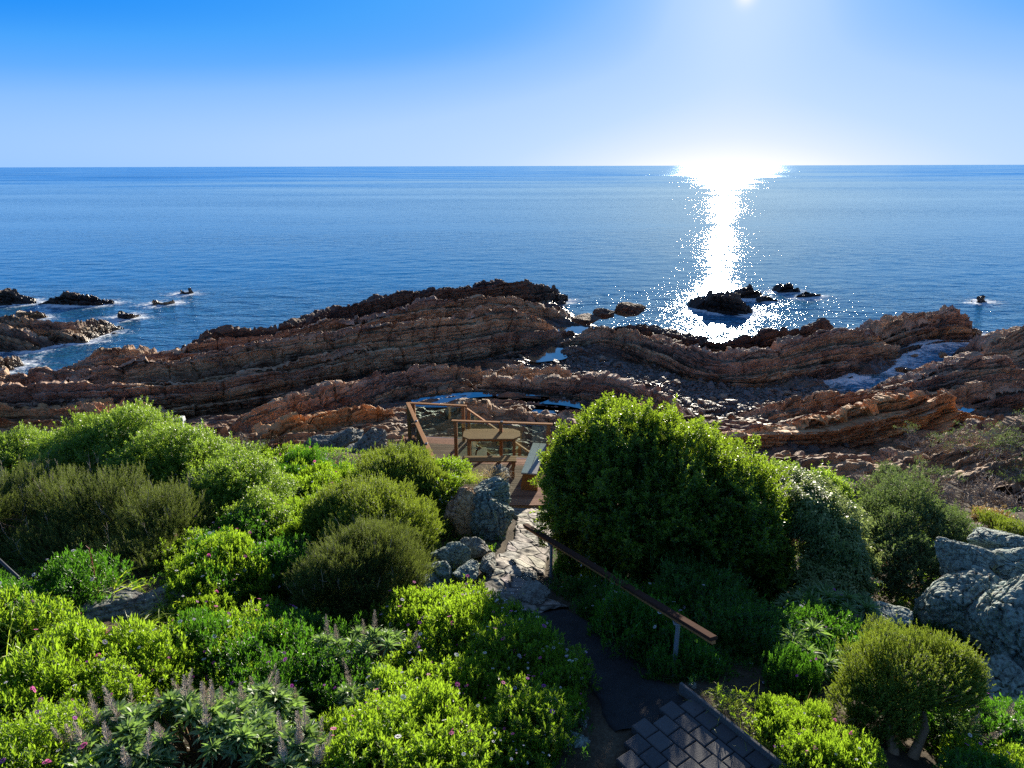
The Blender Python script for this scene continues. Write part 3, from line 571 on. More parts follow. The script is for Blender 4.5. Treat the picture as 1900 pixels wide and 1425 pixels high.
# ---------------------------------------------------------------- box and tube builders
class MB:
    def __init__(s): s.V = []; s.F = []
    def box(s, c, size, M=None):
        c = np.array(c, float); h = np.array(size, float) / 2; b = len(s.V)
        for sx in (-1, 1):
            for sy in (-1, 1):
                for sz in (-1, 1):
                    p = np.array([sx, sy, sz]) * h
                    s.V.append(c + (M @ p if M is not None else p))
        s.F += [[b + i for i in f] for f in ([0, 1, 3, 2], [4, 6, 7, 5], [0, 4, 5, 1], [2, 3, 7, 6], [0, 2, 6, 4], [1, 5, 7, 3])]
        return s
    def beam(s, a, b, w, h, up=(0, 0, 1)):
        a = np.array(a, float); b = np.array(b, float); d = b - a; L_ = np.linalg.norm(d); x = d / L_
        y = np.cross(up, x); y /= np.linalg.norm(y); z = np.cross(x, y)
        return s.box((a + b) / 2, (L_, w, h), np.stack([x, y, z], 1))
    def prism(s, pts, a, b):               # extrude an outline pts (k,3) from offset a to offset b
        pts = np.array(pts, float); k = len(pts); base = len(s.V)
        for o_ in (a, b): s.V += list(pts + np.array(o_))
        s.F.append([base + i for i in range(k)][::-1]); s.F.append([base + k + i for i in range(k)])
        s.F += [[base + i, base + (i + 1) % k, base + k + (i + 1) % k, base + k + i] for i in range(k)]
        return s
    def build(s, name, mat, parent=None, bevel=0.004, smooth=False):
        me = bpy.data.meshes.new(name); me.from_pydata([tuple(map(float, v)) for v in s.V], [], s.F); me.update(); me.materials.append(mat)
        import bmesh
        bm = bmesh.new(); bm.from_mesh(me); bmesh.ops.recalc_face_normals(bm, faces=bm.faces)
        if bevel: bmesh.ops.bevel(bm, geom=list(bm.edges), offset=bevel, segments=1, affect='EDGES', clamp_overlap=True)
        bm.to_mesh(me); bm.free()
        o = bpy.data.objects.new(name, me); COL.objects.link(o); o.parent = parent
        if parent is not None: o.matrix_parent_inverse = parent_inv(parent)
        return o
def parent_inv(p):
    return (mathutils.Matrix.Translation(p.location) @ p.rotation_euler.to_matrix().to_4x4()).inverted()
def tubes(paths, sides=6):
    """paths: list of (pts (n,3), radii (n,)) -> verts, faces"""
    V = []; Fq = []; base = 0
    for pts, rad in paths:
        pts = np.asarray(pts, float); n = len(pts); t = np.gradient(pts, axis=0); t /= np.linalg.norm(t, axis=1)[:, None] + 1e-9
        ref = np.array([.31, .12, .94]) if abs(t[0, 2]) < .9 else np.array([1., .1, 0])
        u = np.cross(t, ref); u /= np.linalg.norm(u, axis=1)[:, None] + 1e-9; v = np.cross(t, u)
        a = np.arange(sides) / sides * 2 * np.pi
        ring = pts[:, None] + (u[:, None] * np.cos(a)[None, :, None] + v[:, None] * np.sin(a)[None, :, None]) * np.asarray(rad)[:, None, None]
        V.append(ring.reshape(-1, 3)); i = (np.arange(n - 1)[:, None] * sides + np.arange(sides)[None]); j = (np.arange(n - 1)[:, None] * sides + (np.arange(sides)[None] + 1) % sides)
        Fq.append(np.stack([i, j, j + sides, i + sides], -1).reshape(-1, 4) + base); base += n * sides
    return np.concatenate(V), np.concatenate(Fq)
def wood_mat(name, a, b, c_, rough=.55, sc_=1.0):
    m = NT(name); P = m.obj(); g = m.noise(m.mapping(P, (2.5 * sc_, 14 * sc_, 14 * sc_)), 4, 5, .6, 1.0); g2 = m.noise(P, 3.1, 4, .6); ri = m.n('ShaderNodeNewGeometry').outputs['Random Per Island']
    f = m.math('ADD', m.math('MULTIPLY', g, .5), m.math('ADD', m.math('MULTIPLY', g2, .25), m.math('MULTIPLY', ri, .25)))
    return m.out(m.pbsdf(m.ramp(f, [(.3, a), (.5, b), (.72, c_)]), rough + .15, .12, m.bump(g, .4, .01)))
M_wood = wood_mat('oiled_wood', (.16, .065, .024), (.32, .135, .048), (.43, .205, .08), .7)
M_deckw = wood_mat('deck_wood', (.14, .065, .04), (.26, .13, .08), (.38, .21, .13), .65)
M_greyw = wood_mat('weathered_wood', (.13, .125, .12), (.25, .24, .23), (.36, .345, .33), .75)
M_edge = wood_mat('old_edging_timber', (.05, .05, .05), (.10, .10, .10), (.17, .165, .16), .85)
M_dkwood = wood_mat('shade_darkened_timber', (.02, .013, .012), (.045, .024, .018), (.07, .03, .018), .85)  # weathered rail timber, with the shade on its top put into the colour
m = NT('balustrade_glass'); fr = m.n('ShaderNodeFresnel', {'IOR': 1.45}).outputs[0]
M_glass = m.out(m.n('ShaderNodeMixShader', {0: m.math('ADD', m.math('MULTIPLY', fr, 1.0), .04), 1: m.n('ShaderNodeBsdfTransparent', {'Color': (.78, .90, .88, 1)}).outputs[0], 2: m.n('ShaderNodeBsdfGlossy', {'Roughness': .03, 'Color': (.9, .97, 1, 1)}).outputs[0]}).outputs[0])
m = NT('galvanised'); n1 = m.noise(m.obj(), 30, 4, .6); M_galv = m.out(m.pbsdf(m.mix(n1, (.28, .31, .35), (.46, .50, .54)), .42, .5, Metallic=.55))
m = NT('dark_metal'); M_dmet = m.out(m.pbsdf((.05, .055, .065), .35, .5, Metallic=.7))
m = NT('white_paint'); M_white = m.out(m.pbsdf(m.mix(m.noise(m.obj(), 12, 4, .6), (.62, .64, .66), (.8, .8, .8)), .5, .4))

# ---------------------------------------------------------------- deck
DZ = 6.0
xy = lambda px, py, z: np.array(list(at(px, py, z)) + [z])
Acr = xy(757, 749, 7.0); Nend = xy(803, 851, 7.0); Bcr = xy(861, 753, 7.0); C0 = xy(843, 781, 7.0); C1 = xy(1020, 787, 7.0)
dk = empty('deck', (-.5, 15, DZ), 0, 'small hardwood deck with table and benches above the rocks', 'deck')
b = MB(); yb = 12.95; rg = np.random.default_rng(1)
def left_edge(y): return Acr[0] + (Nend[0] - Acr[0]) * (y - Acr[1]) / (Nend[1] - Acr[1]) - .12
while yb < Acr[1] + .08:
    x0 = left_edge(yb); x1 = 2.4 if yb < C0[1] + .02 else -.95
    if yb < 13.55: x0 = -.32
    b.box(((x0 + x1) / 2, yb + .045, DZ - .012 + rg.normal(0, .0012)), (x1 - x0, .088, .024)); yb += .0945
b.build('deck_board', M_deckw, dk, .003)
b = MB()
b.beam((left_edge(16.9) - .03, 16.9, DZ - .12), (left_edge(13.4) - .03, 13.4, DZ - .12), .045, .20).beam((-.35, 12.92, DZ - .115), (2.4, 12.92, DZ - .115), .045, .18)
b.beam((left_edge(16.8), Acr[1] + .13, DZ - .12), (-.95, Acr[1] + .13, DZ - .12), .045, .2); b.beam((-.9, C0[1] + .13, DZ - .12), (2.4, C0[1] + .13, DZ - .12), .045, .2)
b.build('fascia', M_wood, dk)
for x, y in ((-2.6, 16.7), (-1.1, 16.7), (-.4, 15.4), (1.2, 15.4), (2.3, 15.4), (2.3, 13.1), (-.25, 13.1), (1.0, 13.1), (-2.2, 15)):
    z0 = float(gz(x, y)) - .4; MB().box((x, y, (z0 + DZ - .03) / 2), (.1, .1, DZ - .03 - z0)).build('pile', M_wood, dk)
def balustrade(a, b_, posts, label, glass=True, z1=DZ, clips=(.5,), rail=True):
    a = np.array(a, float); b_ = np.array(b_, float)
    t = empty('balustrade', ((a[0] + b_[0]) / 2, (a[1] + b_[1]) / 2, DZ), 0, label, 'balustrade', 'glass and timber balustrades of the deck')
    d = (b_ - a); L_ = np.linalg.norm(d); u = d / L_
    MB().beam(a - u * .07 + [0, 0, -.0], b_ + u * .07, .10, .038).build('top_rail', M_wood, t, .006)
    pp = []
    for f, zb in posts:
        p = a + d * f; pp.append((p, zb)); MB().box((p[0], p[1], (zb + p[2] - .021) / 2), (.085, .085, p[2] - .021 - zb)).build('post', M_wood, t, .006)
    for (p, zp), (q, zq) in zip(pp[:-1], pp[1:]):
        w = (q - p); w = w / np.linalg.norm(w); P0 = p + w * .055; Q0 = q - w * .055
        n_ = np.cross(w, (0, 0, 1)); n_ /= np.linalg.norm(n_); n_ *= .004
        if glass:
            pts = [P0 + [0, 0, zp + .06 - P0[2]], Q0 + [0, 0, zq + .06 - Q0[2]], Q0 + [0, 0, -.05], P0 + [0, 0, -.05]]
            MB().prism(pts, -n_, n_).build('glass_panel', M_glass, t, 0)
    for f in clips:
        p = a + d * f; MB().box((p[0], p[1], p[2] + .026), (.06, .09, .012)).build('rail_bracket', M_dmet, t, .002)
    return t
balustrade(Acr, Nend, [(0, DZ - .2), (.46, DZ - .2), (.93, DZ - .2)], 'left side balustrade of the deck, running toward the viewer with its rail end free', clips=(.38, .78))
balustrade(Acr + [.11, .03, 0], Bcr, [(.0, DZ), (1.0, DZ)][1:] and [(.02, DZ), (.98, DZ)], 'far balustrade of the deck between its two seaward corner posts', clips=())
balustrade(C0, C1, [(0.01, DZ), (.49, DZ), (.99, DZ)], 'balustrade directly behind the deck table, with a dark bracket on its rail', clips=(.5,))
S0 = Bcr + [.02, .0, -.02]; S1 = np.array([1.55, Bcr[1] - .02, 4.85])
balustrade(S0 + [.10, 0, -.10], S1, [(.0, DZ - .15), (.5, DZ - 1.1), (.98, DZ - 2.1)], 'sloping balustrade of the stair going down to the rocks', clips=())
# stair
st = empty('stairs', (0, 16, DZ - 1), 0, 'timber stair descending from the far end of the deck to the rocks', 'stairs')
for k in range(11):
    MB().box((-.80 + k * .235, (Bcr[1] + C0[1]) / 2 + .03, DZ - .18 * (k + 1)), (.26, Bcr[1] - C0[1] - .25, .035)).build('tread', M_deckw, st)
for y in (C0[1] + .17, Bcr[1] - .09):
    MB().beam((-.95, y, DZ - .2), (1.75, y, DZ - 2.25), .045, .24).build('stringer', M_wood, st)
# table
tc_ = at(912, 806, 6.74); tb = empty('table', (tc_[0], tc_[1], DZ), 0, 'long wooden table with clipped corners standing on the deck', 'table')
hw, hd, ck_ = .70, .33, .16; z = 6.72
top = [(-hw, -hd + ck_), (-hw + ck_, -hd), (hw - ck_, -hd), (hw, -hd + ck_), (hw, hd - ck_), (hw - ck_, hd), (-hw + ck_, hd), (-hw, hd - ck_)]
MB().prism([(tc_[0] + x, tc_[1] + y, z) for x, y in top], (0, 0, 0), (0, 0, .04)).build('table_top', M_wood, tb, .006)
MB().box((tc_[0], tc_[1], z - .04), (1.05, .42, .075)).build('apron', M_wood, tb)
for sx in (-1, 1):
    for sy in (-1, 1): MB().box((tc_[0] + sx * .55, tc_[1] + sy * .22, (DZ + z - .003) / 2), (.075, .075, z - .003 - DZ)).build('leg', M_wood, tb, .005)
# bench in front of table
bc = at(908, 851, 6.44); bn = empty('bench', (bc[0], bc[1], DZ), 0, 'brown wooden bench along the near side of the deck table', 'bench', 'benches on the deck')
for k in (-1, 0, 1): MB().box((bc[0], bc[1] + k * .105, 6.43), (1.28, .098, .032)).build('seat_board', M_wood, bn)
for sx in (-1, 1):
    for sy in (-1, 1): MB().box((bc[0] + sx * .56, bc[1] + sy * .11, (DZ + 6.413) / 2), (.07, .06, 6.413 - DZ)).build('leg', M_wood, bn)
    MB().box((bc[0] + sx * .56, bc[1], 6.36), (.045, .16, .07)).build('cross_bar', M_wood, bn)
# weathered bench with cut-out ends
n0 = at(981, 879, 6.46); f0 = at(1002, 823, 6.46); ax = (f0 - n0) / np.linalg.norm(f0 - n0); ay = np.array([-ax[1], ax[0]])
wb = empty('bench', ((n0[0] + f0[0]) / 2, (n0[1] + f0[1]) / 2, DZ), 0, 'weathered grey bench with a cut-out in its end panel, right of the table', 'bench', 'benches on the deck')
Lb = np.linalg.norm(f0 - n0)
for k in (-1, 1):
    c = (n0 + f0) / 2 + ay * k * .09; MB().box((c[0], c[1], 6.455), (Lb, .172, .035), np.array([[ax[0], ay[0], 0], [ax[1], ay[1], 0], [0, 0, 1.]])).build('seat_board', M_greyw, wb, .006)
for e_ in (n0 + ax * .12, f0 - ax * .12):
    # end panel: a waisted outline with a triangular hole, built as a ring of quads
    outl = [(-.15, .435), (.15, .435), (.165, .30), (.19, .12), (.19, 0), (-.19, 0), (-.19, .12), (-.165, .30)]
    hole = [(-.035, .265), (.035, .265), (.035, .262), (.004, .205), (.002, .203), (-.002, .203), (-.004, .205), (-.035, .262)]
    mb = MB(); k = 8
    for o_ in (-.02, .02):
        for (y_, z_) in outl + hole: mb.V.append(np.array([e_[0] + ay[0] * y_ + ax[0] * o_, e_[1] + ay[1] * y_ + ax[1] * o_, DZ + z_]))
    for s_ in (0, 16):
        for i in range(k): mb.F.append([s_ + i, s_ + (i + 1) % k, s_ + 8 + (i + 1) % k, s_ + 8 + i])
    for i in range(k):
        mb.F.append([i, (i + 1) % k, 16 + (i + 1) % k, 16 + i]); mb.F.append([8 + i, 8 + (i + 1) % k, 24 + (i + 1) % k, 24 + i])
    mb.build('end_panel', M_wood, wb, 0)
c = (n0 + f0) / 2; MB().beam((*(n0 + ax * .14), DZ + .2), (*(f0 - ax * .14), DZ + .2), .03, .08).build('stretcher', M_wood, wb)

# ---------------------------------------------------------------- hand rails, edging, post
T1 = atd(1023, 1006, float(hit(1021, 1080)[1])); T2 = atd(1259, 1150, float(hit(1251, 1258)[1]))
hr = empty('handrail', ((T1[0] + T2[0]) / 2, (T1[1] + T2[1]) / 2, float(gz((T1[0] + T2[0]) / 2, (T1[1] + T2[1]) / 2))), 0, 'sloping dark timber handrail on two galvanised posts beside the garden path', 'handrail')
u_ = (T2 - T1) / np.linalg.norm(T2 - T1); E0 = T1 - u_ * 1.15; E1 = T2 + u_ * .62
MB().beam(E0 + [0, 0, .03], E1 + [0, 0, .03], .095, .04).build('rail', M_dkwood, hr, .008)
MB().beam(E0 + [0, 0, -.0115], E1 + [0, 0, -.0115], .05, .042).build('sunlit_edge_strip', M_wood, hr, .004)  # added strip; its orange wood stands in for the sunlit rail edge
for T in (T1, T2):
    zb = float(gz(T[0], T[1])) - .25; V_, F_ = tubes([(np.array([[T[0], T[1], zb], [T[0], T[1], T[2] - .033]]), [.026, .026])], 12); o = np_mesh('post', V_, F_, M_galv, True); o.parent = hr; o.matrix_parent_inverse = parent_inv(hr)
    MB().box((T[0], T[1], T[2] - .040), (.11, .07, .012)).build('saddle_plate', M_galv, hr, .002)
q0 = atd(-60, 985, 8.34); q1 = atd(84, 1118, 7.52)
lr = empty('metal_handrail', (q1[0], q1[1], float(gz(q1[0], q1[1]))), 0, 'thin dark metal handrail in the shade at the left edge', 'handrail')
V_, F_ = tubes([(np.array([q0, q1, q1 + [.02, -.03, -.03], q1 + [.025, -.03, -.12]]), [.021, .021, .021, .021])], 10); o = np_mesh('rail', V_, F_, M_dmet, True); o.parent = lr; o.matrix_parent_inverse = parent_inv(lr)
for f in (.1, .85):
    q = q0 + (q1 - q0) * f; V_, F_ = tubes([(np.array([[q[0], q[1], float(gz(q[0], q[1])) - .2], q]), [.018, .018])], 10); o = np_mesh('post', V_, F_, M_dmet, True); o.parent = lr; o.matrix_parent_inverse = parent_inv(lr)
d0 = at(1262, 1272, 7.92); d1 = at(1500, 1462, 7.92)
ed = MB().beam((*d0, 7.90), (*d1, 7.90), .035, .13).build('timber_edging', M_edge, None, .006); tag(ed, 'weathered grey timber board edging the block paving', 'edging')
wp = atd(336, 783, 14.6); pz = wp[2]
pt = empty('marker_post', (wp[0], wp[1], pz - .9), 0, 'small white post top showing above the sunlit pink flowered shrub', 'post')
MB().box((wp[0], wp[1], pz - .42), (.10, .10, .9)).build('shaft', M_white, pt, .008)
MB().prism([(wp[0] - .17, wp[1] - .07, pz + .03), (wp[0] + .09, wp[1] - .07, pz + .033), (wp[0] + .075, wp[1] - .07, pz + .13), (wp[0] + .0, wp[1] - .07, pz + .14)], (0, 0, 0), (0, .14, 0)).build('cap', M_white, pt, .006)

# ---------------------------------------------------------------- boulders
import bmesh
_ico = {}
def ico(sub):
    if sub not in _ico:
        bm = bmesh.new(); bmesh.ops.create_icosphere(bm, subdivisions=sub, radius=1)
        bm.verts.ensure_lookup_table(); v = np.array([x.co[:] for x in bm.verts]); f = np.array([[x.index for x in p.verts] for p in bm.faces]); bm.free(); _ico[sub] = (v, f)
    return _ico[sub]
def boulder_mesh(radii, seed, sub=5, planes=14, rough=.085, crack=.10, soft=16, nscale=2.2):
    v, f = ico(sub); r = np.random.default_rng(seed); n = r.normal(size=(planes, 3)); n /= np.linalg.norm(n, axis=1)[:, None]; d = .62 + .33 * r.random(planes)
    c = np.maximum(v @ n.T, 1e-3) / d; rad = 1 / (np.sum(c ** soft, 1) ** (1 / soft)); rad = np.clip(rad, 0, 1.15)
    p = v * rad[:, None]
    nn = fbm3(p * nscale + seed, 5, seed) ; lay = p @ n[0] * 7 + 1.2 * fbm3(p * 2 + seed, 2, seed + 3); fr = lay - np.floor(lay)
    cr_ = np.exp(-(np.minimum(fr, 1 - fr) / .1) ** 2) * (hsh(np.floor(lay), 0, 0, seed) > .35)
    l2 = p @ n[3] * 3.2 + 1.4 * fbm3(p * 1.7 + seed + 5, 3, seed + 4); f2 = l2 - np.floor(l2); c2 = np.exp(-(np.minimum(f2, 1 - f2) / .045) ** 2)
    l3 = p @ n[5] * 2.6 + 1.2 * fbm3(p * 1.9 + seed + 9, 3, seed + 6); f3 = l3 - np.floor(l3); c3 = np.exp(-(np.minimum(f3, 1 - f3) / .04) ** 2)
    st_ = .10 * (hsh(np.floor(l2), np.floor(l3), 0, seed) - .5)
    p = p * (1 + rough * 2.2 * nn + .03 * fbm3(p * 11, 2, seed + 8) + st_ - crack * .5 * cr_ - crack * 1.1 * np.maximum(c2, c3 * .8))[:, None]
    return p * np.array(radii), f
def boulder(px, py, y, rx, rz, ry, mat, label, seed, group=None, sub=5, rot=0, tilt=0, **k):
    if y is None: y = float(hit(px, py + .75 * rz)[1])
    c = atd(px, py, y); w = y * cp + (CAMZ - c[2]) * sp_; s = w / F
    V_, F_ = boulder_mesh((rx * s, ry, rz * s), seed, sub, **k)
    o = np_mesh('boulder', V_, F_, mat, False, attrs={'strata': V_[:, [0, 2, 1]] * 1.0}); o.location = c; o.rotation_euler = (tilt, tilt * .6, rot)
    tag(o, label, 'boulder', group); return o
GB = 'lichen covered boulders of the garden'
boulder(908, 925, 11.60, 36, 40, .45, M_lich, 'lichened block forming the top of the tall boulder below the deck', 10, GB, 6, 1.9)
boulder(903, 965, 11.30, 46, 52, .5, M_lich, 'tall dark lichened boulder below the deck, left of its near step', 11, GB, 6, .4)
boulder(856, 968, 11.30, 34, 62, .42, M_tan, 'brownish upright boulder leaning against the tall dark boulder below the deck', 12, GB, 6, 1.1)
boulder(925, 890, 12.50, 26, 32, .4, M_grey, 'pale rock beside the tussocks just left of the deck step', 13, GB, 5)
for i, (px, py, y, rx, rz, lab) in enumerate([(842, 1030, 10.60, 38, 28, 'stone at the upper left of the rubble wall beside the stone steps'), (880, 1018, 10.70, 26, 20, 'middle stone of the rubble wall under the dark boulder'),
        (866, 1062, 9.90, 26, 18, 'lowest stone of the rubble wall left of the stone steps'), (905, 1045, 10.28, 18, 16, 'small stone of the rubble wall touching the stone steps'), (818, 1062, 9.90, 22, 26, 'shaded stone at the left end of the rubble wall'),
        (985, 1103, 8.44, 34, 16, 'low grey stone where the stone steps meet the dark path'), (800, 1085, 9.24, 20, 16, 'pale stone between the heath shrub and the daisies'), (940, 1112, 8.28, 26, 10, 'flat stone at the foot of the stone steps')]):
    boulder(px, py, None, rx, rz, .25, M_grey if i % 2 else M_lich, lab, 21 + i, GB, 5, i)
for i, (px, py, y, rx, rz, lab) in enumerate([(640, 815, 18.80, 36, 20, 'biggest grey rock of the outcrop left of the deck'), (690, 822, 18.20, 34, 24, 'rounded ribbed rock of the outcrop, nearest the deck'), (600, 825, 18.60, 24, 14, 'leftmost grey rock of the outcrop left of the deck'),
        (735, 845, 17.60, 22, 16, 'small grey rock under the left corner of the deck'), (655, 838, 17.80, 26, 13, 'low rock in front of the outcrop left of the deck'), (765, 838, 17.30, 16, 14, 'grey rock right under the left deck edge')]):
    boulder(px, py, y, rx, rz, .5, M_grey, lab, 41 + i, GB, 5, i * .7)
RG2 = 'rock pile at the right edge'
boulder(1868, 1165, 7.28, 98, 122, .75, M_lich, 'huge blue grey boulder crusted with lichen at the right edge', 61, RG2, 6, .3, .1, planes=20, rough=.09)
boulder(1795, 1130, 7.72, 70, 85, .6, M_lich, 'shaded boulder leaning on the left flank of the huge right hand boulder', 62, RG2, 6, 1.2)
boulder(1796, 1036, 8.4, 36, 42, .5, M_lich, 'upright rounded boulder at the upper left of the right hand rock pile', 63, RG2, 6, .8)
boulder(1892, 1052, 8.18, 60, 44, .45, M_lich, 'broad pale boulder on top of the right hand rock pile', 64, RG2, 6, 2.0)
boulder(1838, 1003, 8.82, 48, 28, .4, M_lich, 'cap stone with yellow moss at the summit of the right hand rock pile', 65, RG2, 6, .2)
boulder(1930, 1120, 7.74, 70, 110, .6, M_lich, 'boulder cut by the right edge beside the huge one', 60, RG2, 6, 1.5)
boulder(1870, 1290, 6.44, 85, 60, .5, M_lich, 'low shaded rock at the foot of the right hand rock pile', 66, RG2, 6, .5)
boulder(1522, 1286, 6.30, 22, 18, .12, M_grey, 'small pale rock left of the round topped tree', 67, GB, 5)
boulder(1676, 1392, 5.36, 20, 60, .14, M_grey, 'narrow upright stone behind the stems of the round topped tree', 68, GB, 5)
boulder(1285, 1273, 5.71, 9, 8, .05, M_grey, 'fist sized stone at the corner of the timber edging', 69, GB, 4)
boulder(1075, 1400, 4.96, 42, 48, .25, M_lich, 'patchy lichened rock at the bottom edge beside the paving', 70, GB, 6, .9)
boulder(1078, 1352, 5.30, 20, 30, .16, M_grey, 'pointed slate coloured rock between the daisies and the paving', 71, GB, 5, .4)
boulder(215, 1150, 7.70, 120, 40, .55, M_grey, 'broad flat sunlit rock in the lower left of the garden', 72, GB, 6, .25, .12, planes=9)
boulder(320, 1105, 8.18, 60, 18, .4, M_grey, 'shaded flat rock running on behind the broad sunlit one', 73, GB, 5, .4)
boulder(1655, 1140, 7.60, 42, 16, .3, M_lich, 'half hidden rock in the dark hollow behind the round topped tree', 74, GB, 5)
boulder(1165, 574, 54.00, 27, 17, 1.3, M_dark, 'big round dark rock at the water edge left of the sun glitter', 75, 'loose rocks on the shore', 6)
boulder(1120, 583, 52.00, 20, 11, .9, M_dark, 'rounded dark rock left of the big round one at the water edge', 76, 'loose rocks on the shore', 5)
boulder(1085, 592, 51.00, 26, 9, 1.0, M_dark, 'low dark rock joining the headland to the round rocks', 77, 'loose rocks on the shore', 5)
boulder(1678, 687, 42.20, 20, 8, .5, M_brown, 'flat rock standing in the narrow inlet at right', 78, 'loose rocks on the shore', 5)
boulder(1748, 658, 44.50, 9, 6, .25, M_tan, 'small pale rock farthest up the inlet', 79, 'loose rocks on the shore', 4)
boulder(1697, 660, 44.50, 7, 4, .2, M_tan, 'tiny rock in the middle of the inlet', 80, 'loose rocks on the shore', 4)

# cobbles in the hollow between the reefs: eight shapes, copied
protos = []
for k in range(8):
    V_, F_ = boulder_mesh((1, .8 + .1 * (k % 3), .55 + .08 * (k % 4)), 200 + k, 3 if k > 3 else 4, planes=12, rough=.05, crack=.03)
    o = np_mesh('cobble', V_, F_, M_cobble if k % 3 else M_brown, False, attrs={'strata': V_}); protos.append(o)
rg = np.random.default_rng(9); spots = []
REG = [([(1000, 660), (1090, 655), (1230, 690), (1400, 722), (1540, 722), (1590, 745), (1480, 762), (1400, 785), (1310, 790), (1260, 745), (1150, 712), (1010, 690)], 262, (.10, .36), 'grey brown cobble in the hollow between the two reefs', 'cobbles between the reefs'),
       ([(1440, 852), (1560, 858), (1600, 875), (1480, 885), (1430, 870)], 16, (.15, .42), 'rounded rock at the foot of the orange cliffed ridge', 'rocks under the orange ridge'),
       ([(880, 650), (990, 640), (1000, 668), (900, 676)], 14, (.15, .42), 'wet grey rock in the dark channel behind the near ledge', 'rocks in the dark channel')]
def in_poly(px, py, P):
    return bool(poly_in(np.array(px), np.array(py), np.array(P, float)))
first = {}
for P_, n, (r0, r1), lab, grp in REG:
    P_ = np.array(P_, float); k = 0
    while k < n:
        px = rg.uniform(P_[:, 0].min(), P_[:, 0].max()); py = rg.uniform(P_[:, 1].min(), P_[:, 1].max())
        if not in_poly(px, py, P_): continue
        q = at(px, py, .4); z = float(shelf_h(np.array([q[0]]), np.array([q[1]]))[0]); j = int(rg.integers(8))
        if z < -.1 and r1 < .3: continue
        o = protos[j] if j not in first else protos[j].copy()
        if j in first: COL.objects.link(o)
        first[j] = 1; s = r0 + (r1 - r0) * rg.random() ** 2.2
        o.location = (q[0], q[1], z + s * .30); o.scale = (s * rg.uniform(.8, 1.3), s, s * rg.uniform(.7, 1.2)); o.rotation_euler = (rg.normal(0, .25), rg.normal(0, .25), rg.uniform(0, 6.28))
        tag(o, lab, 'rock', grp); k += 1
# pebbles: far too many to count
V_, F_ = ico(1); Vs = []; Fs = []; b_ = 0
P_ = np.array(REG[0][0], float); n = 0
allp = []
while n < 5200:
    px = rg.uniform(960, 1600); py = rg.uniform(645, 800)
    if not in_poly(px, py, P_) and rg.random() > .12: continue
    q = at(px, py, .3); allp.append(q); n += 1
allp = np.array(allp); zz = shelf_h(allp[:, 0], allp[:, 1]); s = .035 + .10 * rg.random(n) ** 2
Rn = rg.normal(size=(n, 3, 3)); Q_, _ = np.linalg.qr(Rn)
loc = np.einsum('nij,vj->nvi', Q_, V_ * (1, .8, .6)) * s[:, None, None] * (1 + .25 * rg.random((n, len(V_), 1)))
loc[..., 0] += allp[:, 0, None]; loc[..., 1] += allp[:, 1, None]; loc[..., 2] = loc[..., 2] * .8 + zz[:, None] + s[:, None] * .3
FF = (F_[None] + (np.arange(n) * len(V_))[:, None, None]).reshape(-1, 3)
tag(np_mesh('pebbles', loc.reshape(-1, 3), FF, M_cobble, attrs={'strata': loc.reshape(-1, 3)}), 'grey beach pebbles between the cobbles', 'pebbles', kind='stuff')

# ---------------------------------------------------------------- foliage
def unit(v): return v / (np.linalg.norm(v, axis=-1, keepdims=True) + 1e-9)
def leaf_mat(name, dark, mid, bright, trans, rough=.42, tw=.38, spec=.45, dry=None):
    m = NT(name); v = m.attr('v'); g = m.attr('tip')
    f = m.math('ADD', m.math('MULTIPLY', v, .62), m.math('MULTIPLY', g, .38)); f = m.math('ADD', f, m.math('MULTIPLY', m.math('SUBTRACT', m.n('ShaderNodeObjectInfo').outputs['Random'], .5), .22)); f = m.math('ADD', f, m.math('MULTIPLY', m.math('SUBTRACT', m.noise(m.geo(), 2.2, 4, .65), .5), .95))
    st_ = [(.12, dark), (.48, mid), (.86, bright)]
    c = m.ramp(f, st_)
    if dry: c = m.mix(m.ramp(v, [(.93, (0, 0, 0)), (.95, (1, 1, 1))]), c, dry)
    b = m.pbsdf(c, rough, spec)
    t = m.n('ShaderNodeBsdfTranslucent', {'Color': m.mix(g, m.mix(v, tuple(x * .75 for x in trans), trans), tuple(min(1, x * 1.25) for x in trans))}).outputs[0]
    return m.out(m.n('ShaderNodeMixShader', {0: tw, 1: b, 2: t}).outputs[0])
